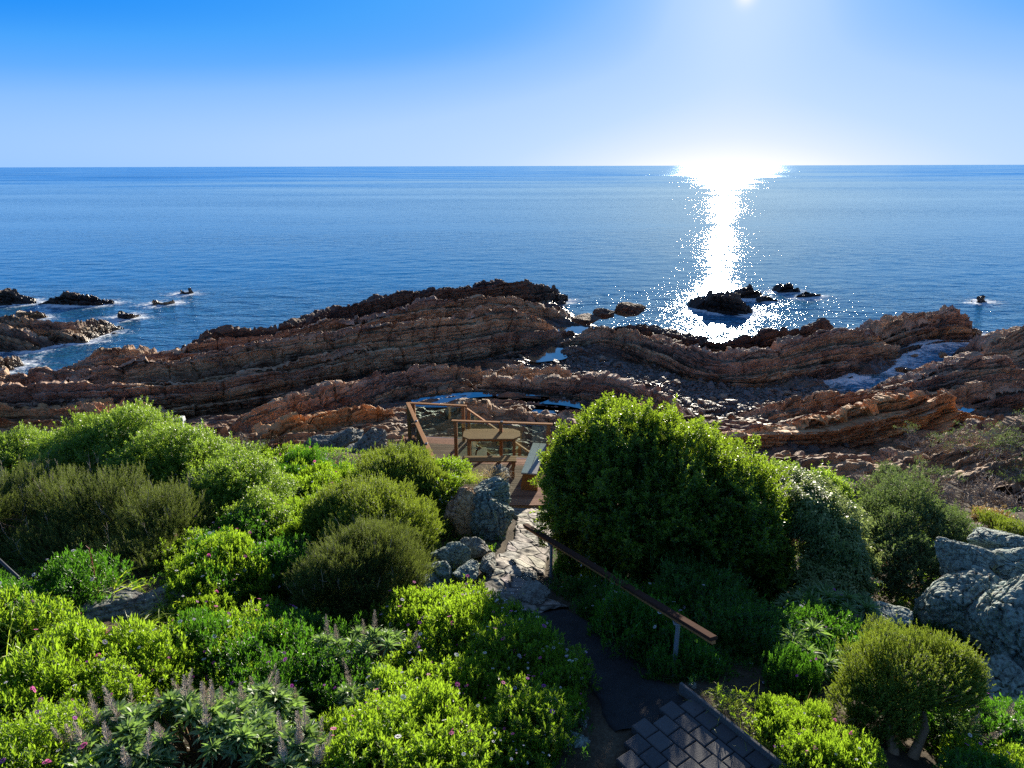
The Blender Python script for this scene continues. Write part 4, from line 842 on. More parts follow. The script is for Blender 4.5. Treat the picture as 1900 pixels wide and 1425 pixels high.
ML = {
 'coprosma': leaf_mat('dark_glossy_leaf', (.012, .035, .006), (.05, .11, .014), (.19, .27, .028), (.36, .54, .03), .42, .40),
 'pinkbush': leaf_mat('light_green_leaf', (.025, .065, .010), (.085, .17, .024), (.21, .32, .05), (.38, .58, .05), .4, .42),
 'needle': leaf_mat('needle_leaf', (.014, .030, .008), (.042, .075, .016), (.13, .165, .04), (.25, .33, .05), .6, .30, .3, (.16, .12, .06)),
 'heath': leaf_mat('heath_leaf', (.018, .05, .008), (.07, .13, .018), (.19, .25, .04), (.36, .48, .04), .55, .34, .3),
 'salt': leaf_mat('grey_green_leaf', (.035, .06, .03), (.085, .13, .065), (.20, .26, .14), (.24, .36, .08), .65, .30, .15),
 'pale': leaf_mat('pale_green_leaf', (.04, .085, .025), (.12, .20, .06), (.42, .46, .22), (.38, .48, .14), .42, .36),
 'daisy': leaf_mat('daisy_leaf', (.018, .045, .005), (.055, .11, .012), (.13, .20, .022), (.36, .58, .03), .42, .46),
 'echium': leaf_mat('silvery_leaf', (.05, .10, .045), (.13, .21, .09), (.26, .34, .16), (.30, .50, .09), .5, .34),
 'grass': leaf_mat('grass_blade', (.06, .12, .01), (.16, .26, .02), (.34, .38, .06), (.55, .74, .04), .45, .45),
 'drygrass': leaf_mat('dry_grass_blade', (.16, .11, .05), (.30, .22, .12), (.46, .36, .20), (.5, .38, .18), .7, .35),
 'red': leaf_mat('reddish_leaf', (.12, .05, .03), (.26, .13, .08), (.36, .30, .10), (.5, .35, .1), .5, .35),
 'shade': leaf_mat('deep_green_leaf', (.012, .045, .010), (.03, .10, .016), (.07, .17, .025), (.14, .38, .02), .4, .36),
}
def bark_mat(name, a, b_):
    m = NT(name); P = m.geo(); n = m.noise(m.mapping(P, (1, 1, .3)), 40, 4, .7); return m.out(m.pbsdf(m.mix(n, a, b_), .85, .2, m.bump(n, .6, .01)))
M_bark = bark_mat('bark', (.12, .08, .05), (.38, .27, .17)); M_deadw = bark_mat('dead_wood', (.22, .17, .13), (.52, .43, .34)); M_stem = bark_mat('brown_stem', (.07, .04, .02), (.20, .12, .06))
M_spike = bark_mat('spent_flower_spike', (.34, .28, .22), (.62, .54, .44))
SP = {                      # sprig length, leaves per sprig, leaf length/width, out/up/jitter of the axis, leaf angle
 'coprosma': dict(sl=.13, n=10, l=.046, w=.021, out=1, up=.7, sp=.45, a0=75, a1=30, drp=.1),
 'pinkbush': dict(sl=.13, n=10, l=.040, w=.018, out=.8, up=1., sp=.5, a0=75, a1=35, drp=.05),
 'needle': dict(sl=.20, n=22, l=.030, w=.0055, out=.9, up=.9, sp=.35, a0=50, a1=25, drp=0),
 'heath': dict(sl=.13, n=18, l=.024, w=.0085, out=.8, up=1, sp=.4, a0=55, a1=25, drp=0),
 'salt': dict(sl=.11, n=10, l=.028, w=.015, out=.9, up=.6, sp=.6, a0=75, a1=35, drp=.1),
 'pale': dict(sl=.11, n=9, l=.060, w=.022, out=1, up=.4, sp=.4, a0=85, a1=60, drp=.35),
 'daisy': dict(sl=.08, n=9, l=.037, w=.0135, out=.35, up=1.1, sp=.4, a0=70, a1=25, drp=.08),
 'shade': dict(sl=.11, n=10, l=.036, w=.012, out=.6, up=1.1, sp=.4, a0=65, a1=25, drp=.05),
 'red': dict(sl=.05, n=7, l=.022, w=.016, out=.4, up=1., sp=.6, a0=80, a1=50, drp=.1),
}
def leaves(base, d, nrm, l, w, droop, v, tip):
    """kite leaves with a folded mid rib: (n,3) bases, directions, face normals"""
    side = unit(np.cross(d, nrm)); n = len(base); l = l[:, None]; w = w[:, None]
    p0 = base; p1 = base + d * l * .5 + side * w * .5 + nrm * w * .12; p3 = base + d * l * .5 - side * w * .5 + nrm * w * .12
    p2 = base + d * l; p2 = p2 - np.array([0, 0, 1.]) * (l * droop)
    V = np.stack([p0, p1, p2, p3], 1).reshape(-1, 3); F_ = np.arange(n * 4).reshape(n, 4)
    return V, F_, np.repeat(v, 4), np.repeat(tip, 4)
def sprigs(P, N, kind, rng, scale=1.0):
    s = SP[kind]; n = len(P); k = s['n']
    ax = unit(N * s['out'] + np.array([0, 0, 1.]) * s['up'] + rng.normal(size=(n, 3)) * s['sp']); sl = s['sl'] * (.55 + .7 * rng.random(n)) * scale
    u = unit(np.cross(ax, unit(rng.normal(size=(n, 3))))); vv = np.cross(ax, u)
    t = (np.arange(k) + .6) / k
    ang = np.arange(k)[None] * 2.4 + rng.random((n, 1)) * 6.28 + rng.normal(0, .3, (n, k))
    rad = u[:, None] * np.cos(ang)[..., None] + vv[:, None] * np.sin(ang)[..., None]
    al = np.radians(s['a0'] + (s['a1'] - s['a0']) * t)[None, :, None] + rng.normal(0, .15, (n, k, 1))
    d = unit(ax[:, None] * np.cos(al) + rad * np.sin(al)); nr = unit(ax[:, None] * np.sin(al) - rad * np.cos(al))
    base = (P - ax * sl[:, None] * .6)[:, None] + ax[:, None] * (sl[:, None] * t[None])[..., None]
    l = s['l'] * scale * (.65 + .5 * rng.random((n, k))) * (.75 + .5 * np.sin(t * 2.6))[None]; w = l * s['w'] / s['l'] * (.8 + .4 * rng.random((n, k)))
    v = .5 * rng.random((n, k)) + .5 * rng.random((n, 1)); tip = np.broadcast_to(t[None], (n, k)) * (.4 + .6 * rng.random((n, 1)))
    return leaves(base.reshape(-1, 3), d.reshape(-1, 3), nr.reshape(-1, 3), l.ravel(), w.ravel(), s['drp'], v.ravel(), tip.ravel())
def blades(base, d, l, w, droop, rng, seg=4):
    """long bent leaves (n), each a strip of seg quads ending in a point"""
    n = len(base); side = unit(np.cross(d, unit(rng.normal(size=(n, 3)) + [0, 0, .01]))); horiz = unit(d * [1, 1, 0] + 1e-6)
    P = base.copy(); dd = d.copy(); cols = []; prof = [.65, 1, .85, .55, 0] if seg == 4 else list(np.append(np.linspace(.8, .9, seg), 0))
    for i in range(seg + 1):
        ww = (w * prof[min(i, len(prof) - 1)] * .5)[:, None]
        cols += [P - side * ww, P + side * ww]
        dd = unit(dd + (horiz * .5 - np.array([0, 0, 1.])) * (droop[:, None] / seg) * (i + .5) * .8); P = P + dd * (l / seg)[:, None]
    V = np.stack(cols, 1).reshape(-1, 3); m_ = 2 * (seg + 1); b_ = (np.arange(n) * m_)[:, None]
    F_ = np.concatenate([b_ + np.array([[2 * i, 2 * i + 2, 2 * i + 3, 2 * i + 1]]) for i in range(seg)])
    v = rng.random(n); return V, F_, np.repeat(v, m_), np.tile(np.repeat(np.linspace(0, 1, seg + 1), 2), n)
class Fol:
    def __init__(s): s.V = []; s.F = []; s.v = []; s.t = []; s.n = 0
    def add(s, q):
        V_, F_, a, b_ = q; s.V.append(V_); s.F.append(F_ + s.n); s.v.append(a); s.t.append(b_); s.n += len(V_); return s
    def build(s, name, mat, parent=None, loc=None):
        V_ = np.concatenate(s.V)
        if loc is not None: V_ = V_ - np.array(loc)
        return np_mesh(name, V_, np.concatenate(s.F), mat, False, {'v': np.concatenate(s.v), 'tip': np.concatenate(s.t)}, parent)
def sample_lobes(lobes, dens, rng, shell=1.0, zmin=-.55, gap=-.18, bumpy=.16, seed=0, cl=2.2):
    Ps, Ns = [], []
    for i, (c, r) in enumerate(lobes):
        c = np.array(c); r = np.array(r); a = 4 * math.pi * ((r[0] * r[1]) ** 1.6 / 3 + (r[0] * r[2]) ** 1.6 / 3 + (r[1] * r[2]) ** 1.6 / 3) ** (1 / 1.6); n = max(8, int(a * dens))
        d = unit(rng.normal(size=(n, 3))); d = d[d[:, 2] > zmin]
        am = bumpy * 2.6 * math.sqrt(r.mean()) / r.mean()
        k = shell * (1 + am * fbm3(d * r * cl + i * 7.3 + seed, 3, seed + i) + .35 * am * fbm3(d * r * cl * 3.1 + i * 7.3 + seed, 2, seed + i + 5)) * (1 - .12 * rng.random(len(d))) + (rng.random(len(d)) > .93) * .05 / r.mean()
        p = c + d * r * k[:, None]; N = unit(d / r)
        keep = np.ones(len(p), bool)
        for j, (c2, r2) in enumerate(lobes):
            if j != i: keep &= (np.sum(((p - c2) / (np.array(r2) * shell)) ** 2, 1) > .78)
        g = .55 * fbm3(p * 2.6 + seed, 2, seed + 91) + .6 * fbm3(p * 8.5 + seed, 1, seed + 92); keep &= (g > gap + .12) | (rng.random(len(p)) < .12)
        Ps.append(p[keep]); Ns.append(N[keep])
    return np.concatenate(Ps), np.concatenate(Ns)
def branch_paths(base, targets, rng, r0=.03, r1=.006, kinks=4, wob=.10):
    out = []
    for t in targets:
        n = kinks + 2; s = np.linspace(0, 1, n)[:, None]; mid = base * (1 - s) + t * s; mid[:, 2] += (np.sin(s[:, 0] * 3.14) * -.05)
        mid[1:-1] += rng.normal(0, wob * np.linalg.norm(t - base) / 3, (n - 2, 3)); out.append((mid, np.linspace(r0, r1, n)))
    return out
def lobeg(px, py, h, rx, rz, ry):           # the same, with its centre h above the ground
    c = hit(px, py, h); return lobe(px, py, c[1], rx, rz, ry)
def lobe(px, py, y, rx, rz, ry):            # an ellipsoid standing on that sight line, radii rx, rz as seen, ry in metres
    c = atd(px, py, y); w = y * cp + (CAMZ - c[2]) * sp_; return (c, (rx * w / F, ry, rz * w / F))
FP = {}
def flower_proto(col, cen, name, rad=.021, pet=10):
    V_ = []; F_ = []
    for k in range(pet):
        a = k / pet * 6.283; w = .30
        b0 = len(V_)
        for r_, da, z in ((.25, 0, 0), (.75, -w, .08), (1., 0, .02), (.75, w, .08)): V_.append([rad * r_ * math.cos(a + da), rad * r_ * math.sin(a + da), rad * z])
        F_.append([b0, b0 + 1, b0 + 2, b0 + 3])
    me = bpy.data.meshes.new(name); b0 = len(V_)
    V_ += [[rad * .3 * math.cos(k), rad * .3 * math.sin(k), rad * .12] for k in np.arange(6) * 1.047] + [[0, 0, rad * .2]]
    Fc = [[b0 + k, b0 + (k + 1) % 6, b0 + 6] for k in range(6)]
    V_ += [[.0012, 0, 0], [-.0012, 0, 0], [-.0012, 0, -.09], [.0012, 0, -.09]]; Fs_ = [[b0 + 7, b0 + 8, b0 + 9, b0 + 10]]
    me.from_pydata(V_, [], F_ + Fc + Fs_)
    m = NT(name + '_petal'); P1 = m.out(m.n('ShaderNodeMixShader', {0: .35, 1: m.pbsdf(col, .6, .3), 2: m.n('ShaderNodeBsdfTranslucent', {'Color': tuple(col) + (1,)}).outputs[0]}).outputs[0])
    m = NT(name + '_centre'); P2 = m.out(m.pbsdf(cen, .7, .3)); me.materials.append(P1); me.materials.append(P2); me.materials.append(ML['daisy'])
    for i, p in enumerate(me.polygons): p.material_index = 0 if i < pet else (1 if i < pet + 6 else 2)
    return me
FP['pink'] = flower_proto((.80, .14, .45), (.12, .04, .10), 'pink_daisy'); FP['white'] = flower_proto((.9, .88, .9), (.20, .10, .22), 'white_daisy'); FP['purple'] = flower_proto((.55, .08, .55), (.08, .03, .10), 'purple_daisy')
FP['mauve'] = flower_proto((.60, .48, .72), (.3, .2, .1), 'mauve_daisy', .018); FP['pea'] = flower_proto((.66, .20, .42), (.7, .4, .6), 'pink_pea', .013, 5)
def add_flowers(P, N, cols, parent, rng, name='flower', inv=None, out=.03, s=1.0):
    for p, n_ in zip(P, N):
        o = bpy.data.objects.new(name, FP[cols[int(rng.integers(len(cols)))]]); COL.objects.link(o); o.parent = parent
        if inv is not None: o.matrix_parent_inverse = inv
        q = p + n_ * out + np.array([0, 0, out]); o.location = tuple(q); d = mathutils.Vector(tuple(unit(n_ * .5 + np.array([.15, .3, 1.]) + rng.normal(0, .3, 3)))); o.rotation_euler = d.to_track_quat('Z', 'Y').to_euler(); k = s * rng.uniform(.75, 1.25); o.scale = (k, k, k)
def shrub(name, label, cat, lobes, kind, dens, seed, group=None, inner=(.84, .66), scale=1.0, flowers=0, fcols=('pea',), twigs=26, bark=None, gap=-.2, extra=None, bumpy=.16, trunk=None, smooth_in=.45, cl=2.2):
    rng = np.random.default_rng(seed); C = np.mean([l[0] for l in lobes], 0); gb = float(gz(C[0], C[1]))
    base = np.array([C[0], C[1], gb]) if trunk is None else np.array(trunk)
    e = empty(name, base, 0, label, cat, group); inv = mathutils.Matrix.Translation([-float(x) for x in base])
    f = Fol(); P, N = sample_lobes(lobes, dens, rng, 1.0, seed=seed, gap=gap, bumpy=bumpy, cl=cl); f.add(sprigs(P, N, kind, rng, scale)); P1, N1 = P, N
    q_ = rng.choice(len(P), max(4, int(len(P) * .07)), replace=False); f.add(sprigs(P[q_] + unit(N[q_] + np.array([0, 0, .8])) * rng.uniform(.02, .13, (len(q_), 1)) * scale, N[q_] + np.array([0, 0, .5]), kind, rng, scale * 1.25))
    for i, sh in enumerate(inner):
        P, N = sample_lobes(lobes, dens * smooth_in, rng, sh, seed=seed + 7 * i, gap=-1, bumpy=bumpy); f.add(sprigs(P, N, kind, rng, scale * (1.15 + .2 * i)))
    o = f.build('foliage', ML[kind], e, base); 
    k = rng.choice(len(P1), min(twigs, len(P1)), replace=False); tg = C + (P1[k] - C) * .92
    V_, F_ = tubes(branch_paths((base if trunk is None else C - [0, 0, .12]) - [0, 0, .05], tg, rng, .022 * max(.5, np.max(lobes[0][1])), .004), 5); np_mesh('branches', V_ - base, F_, bark or M_bark, True, None, e)
    if flowers:
        up = np.where((N1[:, 2] > -.05) & (N1[:, 1] < .6))[0]; k = rng.choice(up, min(flowers, len(up)), replace=False)
        add_flowers(P1[k] - base, N1[k], fcols, e, rng, s=1.0 if fcols[0] != 'pea' else 1.7)
    if extra: extra(e, base, P1, N1, rng)
    return e
def dead_shoots(n, ln, mat, name='dry_shoots', sel=None, sides=3, twig=6):
    def fn(e, base, P, N, rng):
        ok = np.arange(len(P)) if sel is None else np.where(sel(P, N))[0]
        if not len(ok): return
        k = rng.choice(ok, min(n, len(ok)), replace=False); pth = []
        for p, q in zip(P[k], N[k]):
            d = unit(q * .4 + np.array([0, 0, 1.]) + rng.normal(0, .18, 3)); L_ = ln * rng.uniform(.6, 1.3); pth.append((np.array([p - d * .05, p + d * L_ * .5 + rng.normal(0, .01, 3), p + d * L_]) - base, [.004, .003, .0015]))
            for j in range(twig):
                t = rng.uniform(.25, .95); s = p + d * L_ * t; dd = unit(d + rng.normal(0, .55, 3)); pth.append((np.array([s, s + dd * L_ * .28]) - base, [.0025, .001]))
        V_, F_ = tubes(pth, sides); np_mesh(name, V_, F_, mat, False, None, e)['kind'] = 'stuff'
    return fn

# the big round bush and its neighbours right of the steps
shrub('round_bush', 'biggest bush of the garden, dense dark green dome right of the deck', 'bush',
      [lobe(1155, 905, 10.28, 140, 138, 1.20), lobe(1265, 930, 9.92, 160, 135, 1.40), lobe(1150, 825, 10.58, 90, 72, 0.90), lobe(1205, 840, 10.38, 80, 60, 0.80), lobe(1084, 885, 10.48, 60, 58, 0.55), lobe(1380, 960, 9.70, 70, 72, 0.90), lobe(1400, 1040, 9.32, 62, 66, 0.80), lobe(1330, 900, 10.00, 70, 55, 0.80),
       lobe(1096, 985, 10.08, 62, 80, 0.50), lobe(1180, 1010, 9.54, 110, 80, 0.80), lobe(1300, 1040, 9.26, 90, 70, 0.81)],
      'coprosma', 640, 101, twigs=80, bumpy=.22, gap=-.2, cl=2.8, scale=1.1)
shrub('low_shrub', 'shaded mid green shrub behind the lower end of the timber handrail', 'shrub',
      [lobe(1300, 1120, 7.98, 95, 75, 0.73), lobe(1370, 1190, 7.08, 85, 80, 0.64), lobe(1240, 1150, 7.84, 70, 60, 0.53), lobe(1415, 1285, 6.28, 60, 62, 0.49), lobe(1330, 1270, 6.40, 70, 55, 0.49)], 'shade', 640, 103, flowers=14, fcols=('mauve', 'white'), bumpy=.18)
shrub('pale_shrub', 'shrub with pale yellow tipped drooping leaves right of the big dark bush', 'shrub',
      [lobe(1510, 960, 9.58, 70, 65, 0.70), lobe(1555, 1030, 9.18, 62, 75, 0.70), lobe(1475, 925, 10.34, 62, 45, 0.70), lobe(1530, 1085, 8.70, 66, 50, 0.60)], 'pale', 420, 105, bumpy=.2)
shrub('low_shrub', 'bright green leafy shrub along the upper right flank of the big dark bush', 'shrub',
      [lobe(1440, 890, 11.12, 60, 32, 0.60), lobe(1530, 905, 11.10, 40, 28, 0.50)], 'pinkbush', 520, 106)
shrub('salt_shrub', 'grey green small leaved shrub below the dry twiggy bushes', 'shrub',
      [lobe(1680, 960, 10.46, 85, 60, 0.89), lobe(1745, 1000, 9.88, 62, 60, 0.79), lobe(1640, 1030, 9.58, 62, 75, 0.80), lobe(1700, 1055, 9.18, 75, 50, 0.60)], 'salt', 560, 107, bumpy=.2)
# left side
shrub('flowering_shrub', 'large sunlit pale green shrub dotted with pink flowers on the left', 'shrub',
      [lobe(235, 830, 13.60, 105, 70, 1.20), lobe(330, 865, 12.90, 110, 75, 1.10), lobe(430, 915, 11.98, 95, 75, 1.00), lobe(140, 860, 13.60, 80, 60, 1.00), lobe(480, 975, 10.84, 62, 55, 0.70)],
      'pinkbush', 520, 111, flowers=100, fcols=('pea',), twigs=40, bumpy=.16)
shrub('hedge_shrub', 'dense green shrub cut by the left edge behind the dark needle shrub', 'shrub',
      [lobe(30, 845, 15.20, 90, 40, 1.00), lobe(-70, 870, 15.00, 90, 50, 1.00)], 'pinkbush', 420, 112)
upN = lambda P, N: (N[:, 2] > .1)
shrub('needle_shrub', 'dark feathery needle leaved shrub filling the left edge in shade', 'shrub',
      [lobe(60, 950, 11.20, 120, 80, 1.00), lobe(190, 955, 10.80, 120, 85, 1.00), lobe(300, 985, 10.28, 85, 75, 0.90), lobe(120, 1020, 9.84, 130, 55, 0.80), lobe(-60, 1000, 10.02, 100, 100, 1.00), lobe(250, 1040, 9.36, 90, 40, 0.60)],
      'needle', 430, 113, bark=M_stem, extra=dead_shoots(60, .32, M_deadw, sel=upN), bumpy=.2, twigs=50)
shrub('round_shrub', 'compact round shrub just left of the deck entrance with yellow green tips', 'shrub',
      [lobe(735, 880, 12.20, 66, 48, 0.70), lobe(790, 905, 11.80, 50, 42, 0.55), lobe(695, 868, 12.60, 30, 26, 0.40)], 'heath', 900, 114, bumpy=.14)
shrub('round_shrub', 'broad mid green shrub in front of the compact one left of the tall boulder', 'shrub',
      [lobe(690, 965, 10.36, 100, 72, 0.90), lobe(755, 985, 9.98, 55, 60, 0.60), lobe(625, 960, 10.56, 62, 55, 0.70)], 'heath', 820, 115, bumpy=.14)
shrub('heath_shrub', 'darker upright heath shrub with bare sprigs at the middle of the garden', 'shrub',
      [lobe(665, 1070, 8.55, 95, 78, 0.75), lobe(740, 1078, 8.5, 64, 66, 0.55), lobe(605, 1100, 8.2, 64, 70, 0.55), lobe(680, 1015, 8.9, 72, 42, 0.55)], 'needle', 900, 116, bark=M_stem, extra=dead_shoots(26, .2, M_deadw, sel=upN, twig=4), bumpy=.2, scale=.75)
shrub('daisy_shrub', 'trailing shrub with white daisies hanging over the tall dark boulder', 'shrub',
      [lobe(805, 930, 11.60, 44, 42, 0.40), lobe(830, 905, 11.90, 34, 26, 0.35), lobe(815, 975, 11.20, 30, 32, 0.30)], 'daisy', 420, 117, flowers=40, fcols=('white', 'mauve'))
shrub('daisy_shrub', 'small bright green tuft under the deck bench beside the tussocks', 'shrub',
      [lobe(830, 872, 12.60, 36, 18, 0.35)], 'daisy', 420, 118, flowers=14, fcols=('mauve',))
# round topped little tree at the lower right
tr_b = hit(1672, 1410)
shrub('round_tree', 'little round topped tree with bare twin stems at the lower right', 'tree',
      [lobe(1680, 1250, 5.49, 105, 62, 0.49), lobe(1622, 1285, 5.41, 72, 55, 0.40), lobe(1748, 1262, 5.43, 62, 55, 0.39), lobe(1598, 1335, 5.24, 52, 46, 0.30), lobe(1640, 1325, 5.3, 45, 36, .3), lobe(1765, 1225, 5.53, 40, 38, 0.29)],
      'heath', 1900, 119, scale=.62, trunk=tr_b, twigs=70, bark=M_bark, bumpy=.2, gap=-.1)
e_ = [o for o in COL.objects if o.name == 'round_tree'][0]; rng = np.random.default_rng(3); pth = []
for k, (a, b_) in enumerate((((1662, 1408), (1650, 1300)), ((1690, 1412), (1710, 1300)))):
    p = hit(*a); q = atd(*b_, 5.38); mid = (p * .5 + q * .5) + [(-.05, .08)[k], 0, 0]; pth.append((np.array([p - [0, 0, .1], p * .7 + mid * .3, mid, q]) - tr_b, [.062, .048, .040, .026]))
V_, F_ = tubes(pth, 9); np_mesh('trunk', V_, F_, M_bark, True, None, e_)

# dry twiggy shrubs on the right
def twiggy(label, px, py, y, R_, seed, tufts, cat='shrub', n0=7, flat=.5, mat=None, tk='salt'):
    rng = np.random.default_rng(seed); base = hit(px, py, .5 * R_); n0 = int(n0 * 1.6)
    e = empty('twiggy_shrub', base, 0, label, cat, 'dry twiggy shrubs above the shore'); pth = []; tips = []
    def grow(p, d, L_, r_, lev):
        m_ = 4; pts = [p]
        for i in range(m_ - 1): d = unit(d + rng.normal(0, .22, 3) + np.array([0, 0, -.06 + .12 * (lev == 0)])); pts.append(pts[-1] + d * L_ / (m_ - 1))
        pth.append((np.array(pts) - base, np.maximum(np.linspace(r_, r_ * .55, m_), .0085)))
        if lev < 4:
            for _ in range(3 if lev < 3 else 4):
                k = rng.integers(1, m_); nd = unit(d + rng.normal(0, .62, 3) * [1, 1, flat]); grow(pts[k], nd, L_ * rng.uniform(.5, .8), r_ * .52, lev + 1)
        else: tips.append(pts[-1])
    for _ in range(n0):
        a = rng.uniform(0, 6.28); grow(base + rng.normal(0, .05, 3) * [1, 1, 0], unit(np.array([math.cos(a), math.sin(a), .8 + .4 * rng.random()])), R_ * .62, .034, 0)
    V_, F_ = tubes(pth, 4); np_mesh('branches', V_, F_, mat or M_deadw, False, None, e)
    if tufts:
        f = Fol(); T_ = np.array(tips); T_ = T_[T_[:, 2] > np.quantile(T_[:, 2], 1 - tufts)]
        P = (T_[:, None] + rng.normal(0, .06, (len(T_), 5, 3)) * [1, 1, .4]).reshape(-1, 3); f.add(sprigs(P, np.tile([0, 0, 1.], (len(P), 1)), tk, rng, .9)); f.build('foliage', ML[tk], e, base)
    return e
twiggy('dry branching shrub with small flat green tufts at the far right edge', 1860, 830, 14.5, 1.6, 131, .25)
twiggy('dry bare shrub left of the one with flat green tufts', 1755, 850, 14.2, 1.5, 132, .08)
twiggy('low tangled shrub of grey dead branches above the right hand boulders', 1830, 925, 11.5, 1.2, 133, .0)
twiggy('low tangled leafless shrub over the grey green shrub', 1720, 905, 12.2, 1.1, 134, .08)
twiggy('leafless branches sprawling at the right edge above the cap stone', 1905, 900, 11.8, 1.3, 135, .12)
twiggy('small dead bush left of the other dry shrubs beside the pale ledge', 1625, 900, 12.6, .8, 136, .15)
twiggy('grey dead bush at the end of the pink flowered shrub', 430, 835, 15.5, .6, 137, .0)
twiggy('reddish dry bush between the dead bush and the grey outcrop', 500, 835, 16.0, .55, 138, .0, mat=M_stem)
twiggy('dry bush in the gap between pink flowered shrub and outcrop', 465, 850, 15.0, .5, 139, .1)
shrub('cushion_plant', 'yellow green cushion plant below the dead branches at the right edge', 'plant', [lobe(1885, 985, 9.46, 30, 16, 0.30), lobe(1850, 968, 9.88, 26, 12, 0.29)], 'heath', 800, 140, scale=.7)
shrub('cushion_plant', 'bare brown rounded twig cushion above the cap stone', 'plant', [lobe(1840, 960, 10.30, 36, 16, 0.33)], 'red', 600, 141)

# ---------------------------------------------------------------- daisies: seven shapes of low mound, copied
DM = []
for k in range(7):
    rng = np.random.default_rng(300 + k); lob = [((0, 0, .02), (.36, .36, .26))] + [((.24 * math.cos(a), .24 * math.sin(a), 0.03), (.2, .2, .17 + .05 * rng.random())) for a in rng.uniform(0, 6.28, 4)]
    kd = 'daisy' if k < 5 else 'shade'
    e = empty('daisy_mound', (0, 0, -50)); f = Fol(); P, N = sample_lobes(lob, 850, rng, 1, zmin=-.05, seed=k, gap=-.35, bumpy=.22); f.add(sprigs(P, N, kd, rng, 1 if kd == 'daisy' else .95)); P1, N1 = P, N
    P, N = sample_lobes(lob, 330, rng, .72, zmin=-.05, seed=k, gap=-1); f.add(sprigs(P, N, kd, rng, 1.2)); f.build('foliage', ML[kd], e)
    nf = [5, 11, 17, 2, 8, 8, 3][k]; cs = [('pink', 'white'), ('pink', 'purple', 'white'), ('white', 'white', 'mauve'), ('mauve',), ('pink', 'purple'), ('white', 'mauve'), ('purple',)][k]
    up = np.where(N1[:, 2] > .35)[0]; q = rng.choice(up, nf, replace=False); add_flowers(P1[q], N1[q], cs, e, rng, s=.95, out=.05); DM.append(e)
AREAS = [  # outline in photo pixels, how many, shapes, scale, label, group
 ([(-60, 1190), (110, 1180), (150, 1300), (130, 1500), (-60, 1500)], 16, (0, 3, 4), .95, 'bright yellow green daisy mound in the sunlit lower left corner', 'daisy mounds of the lower left corner'),
 ([(120, 1210), (330, 1190), (560, 1210), (560, 1290), (330, 1270), (130, 1330)], 18, (0, 1, 3), .85, 'bright daisy mound in front of the flat sunlit rock at left', 'daisy mounds before the flat rock'),
 ([(330, 1100), (520, 1080), (560, 1180), (380, 1200), (240, 1190)], 10, (0, 3, 4), .85, 'sunlit daisy mound beside the shaded flat rock at left', 'daisy mounds beside the flat rock'),
 ([(330, 960), (520, 990), (540, 1090), (350, 1120), (290, 1060)], 13, (0, 1, 4, 5), .95, 'daisy mound with a few pink blooms below the pink flowered shrub', 'daisy mounds below the pink flowered shrub'),
 ([(480, 840), (600, 850), (680, 890), (600, 900), (560, 1010), (500, 960), (460, 880)], 16, (3, 0, 5), 1.1, 'yellow green leafy mound on the slope below the grey outcrop', 'leafy mounds below the outcrop'),
 ([(720, 1130), (880, 1100), (960, 1160), (1020, 1300), (960, 1440), (650, 1440), (640, 1330), (780, 1200)], 34, (0, 1, 2, 4), .85, 'sunlit daisy mound with pink and white blooms left of the dark path', 'sunlit daisy mounds left of the dark path'),
 ([(900, 1120), (985, 1165), (1120, 1290), (1150, 1350), (1060, 1330), (980, 1220)], 16, (2, 1, 5), .8, 'half shaded daisy mound along the left edge of the dark path', 'daisy mounds edging the dark path'),
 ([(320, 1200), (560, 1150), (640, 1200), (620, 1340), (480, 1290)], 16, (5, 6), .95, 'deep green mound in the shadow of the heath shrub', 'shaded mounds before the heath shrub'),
 ([(1040, 1030), (1150, 1070), (1230, 1160), (1300, 1290), (1180, 1230), (1090, 1150)], 15, (5, 6, 2), .85, 'shaded mound with small pale flowers right of the path, under the handrail', 'shaded mounds under the handrail'),
 ([(1430, 1310), (1480, 1300), (1560, 1350), (1610, 1440), (1480, 1440)], 10, (0, 3, 4), .5, 'leafy mound around the foot of the round topped tree', 'leafy mounds around the round topped tree'),
 ([(1700, 1380), (1930, 1330), (1930, 1480), (1700, 1480)], 9, (0, 5, 6), .85, 'leafy mound in the lower right corner', 'leafy mounds of the lower right corner'),
 ([(1430, 1180), (1560, 1130), (1600, 1180), (1500, 1260), (1450, 1280)], 9, (6, 5), .9, 'dark green mound in the deep shade left of the round topped tree', 'dark mounds left of the round topped tree'),
 ([(20, 1120), (160, 1090), (160, 1180), (20, 1180)], 6, (5, 6), .9, 'dark mound in the hollow beside the metal handrail', 'dark mounds by the metal handrail'),
 ([(1560, 1140), (1740, 1130), (1790, 1220), (1640, 1180)], 6, (6, 5), .8, 'dark mound in the hollow behind the round topped tree', 'dark mounds behind the round topped tree')]
CLEAR = [(hit(25, 1240), .25), (hit(262, 1185), .2), (hit(200, 1160), .62), (hit(280, 1135), .5), (hit(130, 1185), .4), (hit(1675, 1395), .42), (hit(1690, 1430), .35), (hit(870, 1050), .6), (hit(850, 1090), .4)]
def clear(x, y): return np.min([np.hypot(x - c[0], y - c[1]) - r for c, r in CLEAR], axis=0)
rng = np.random.default_rng(77); usedm = set(); allm = []
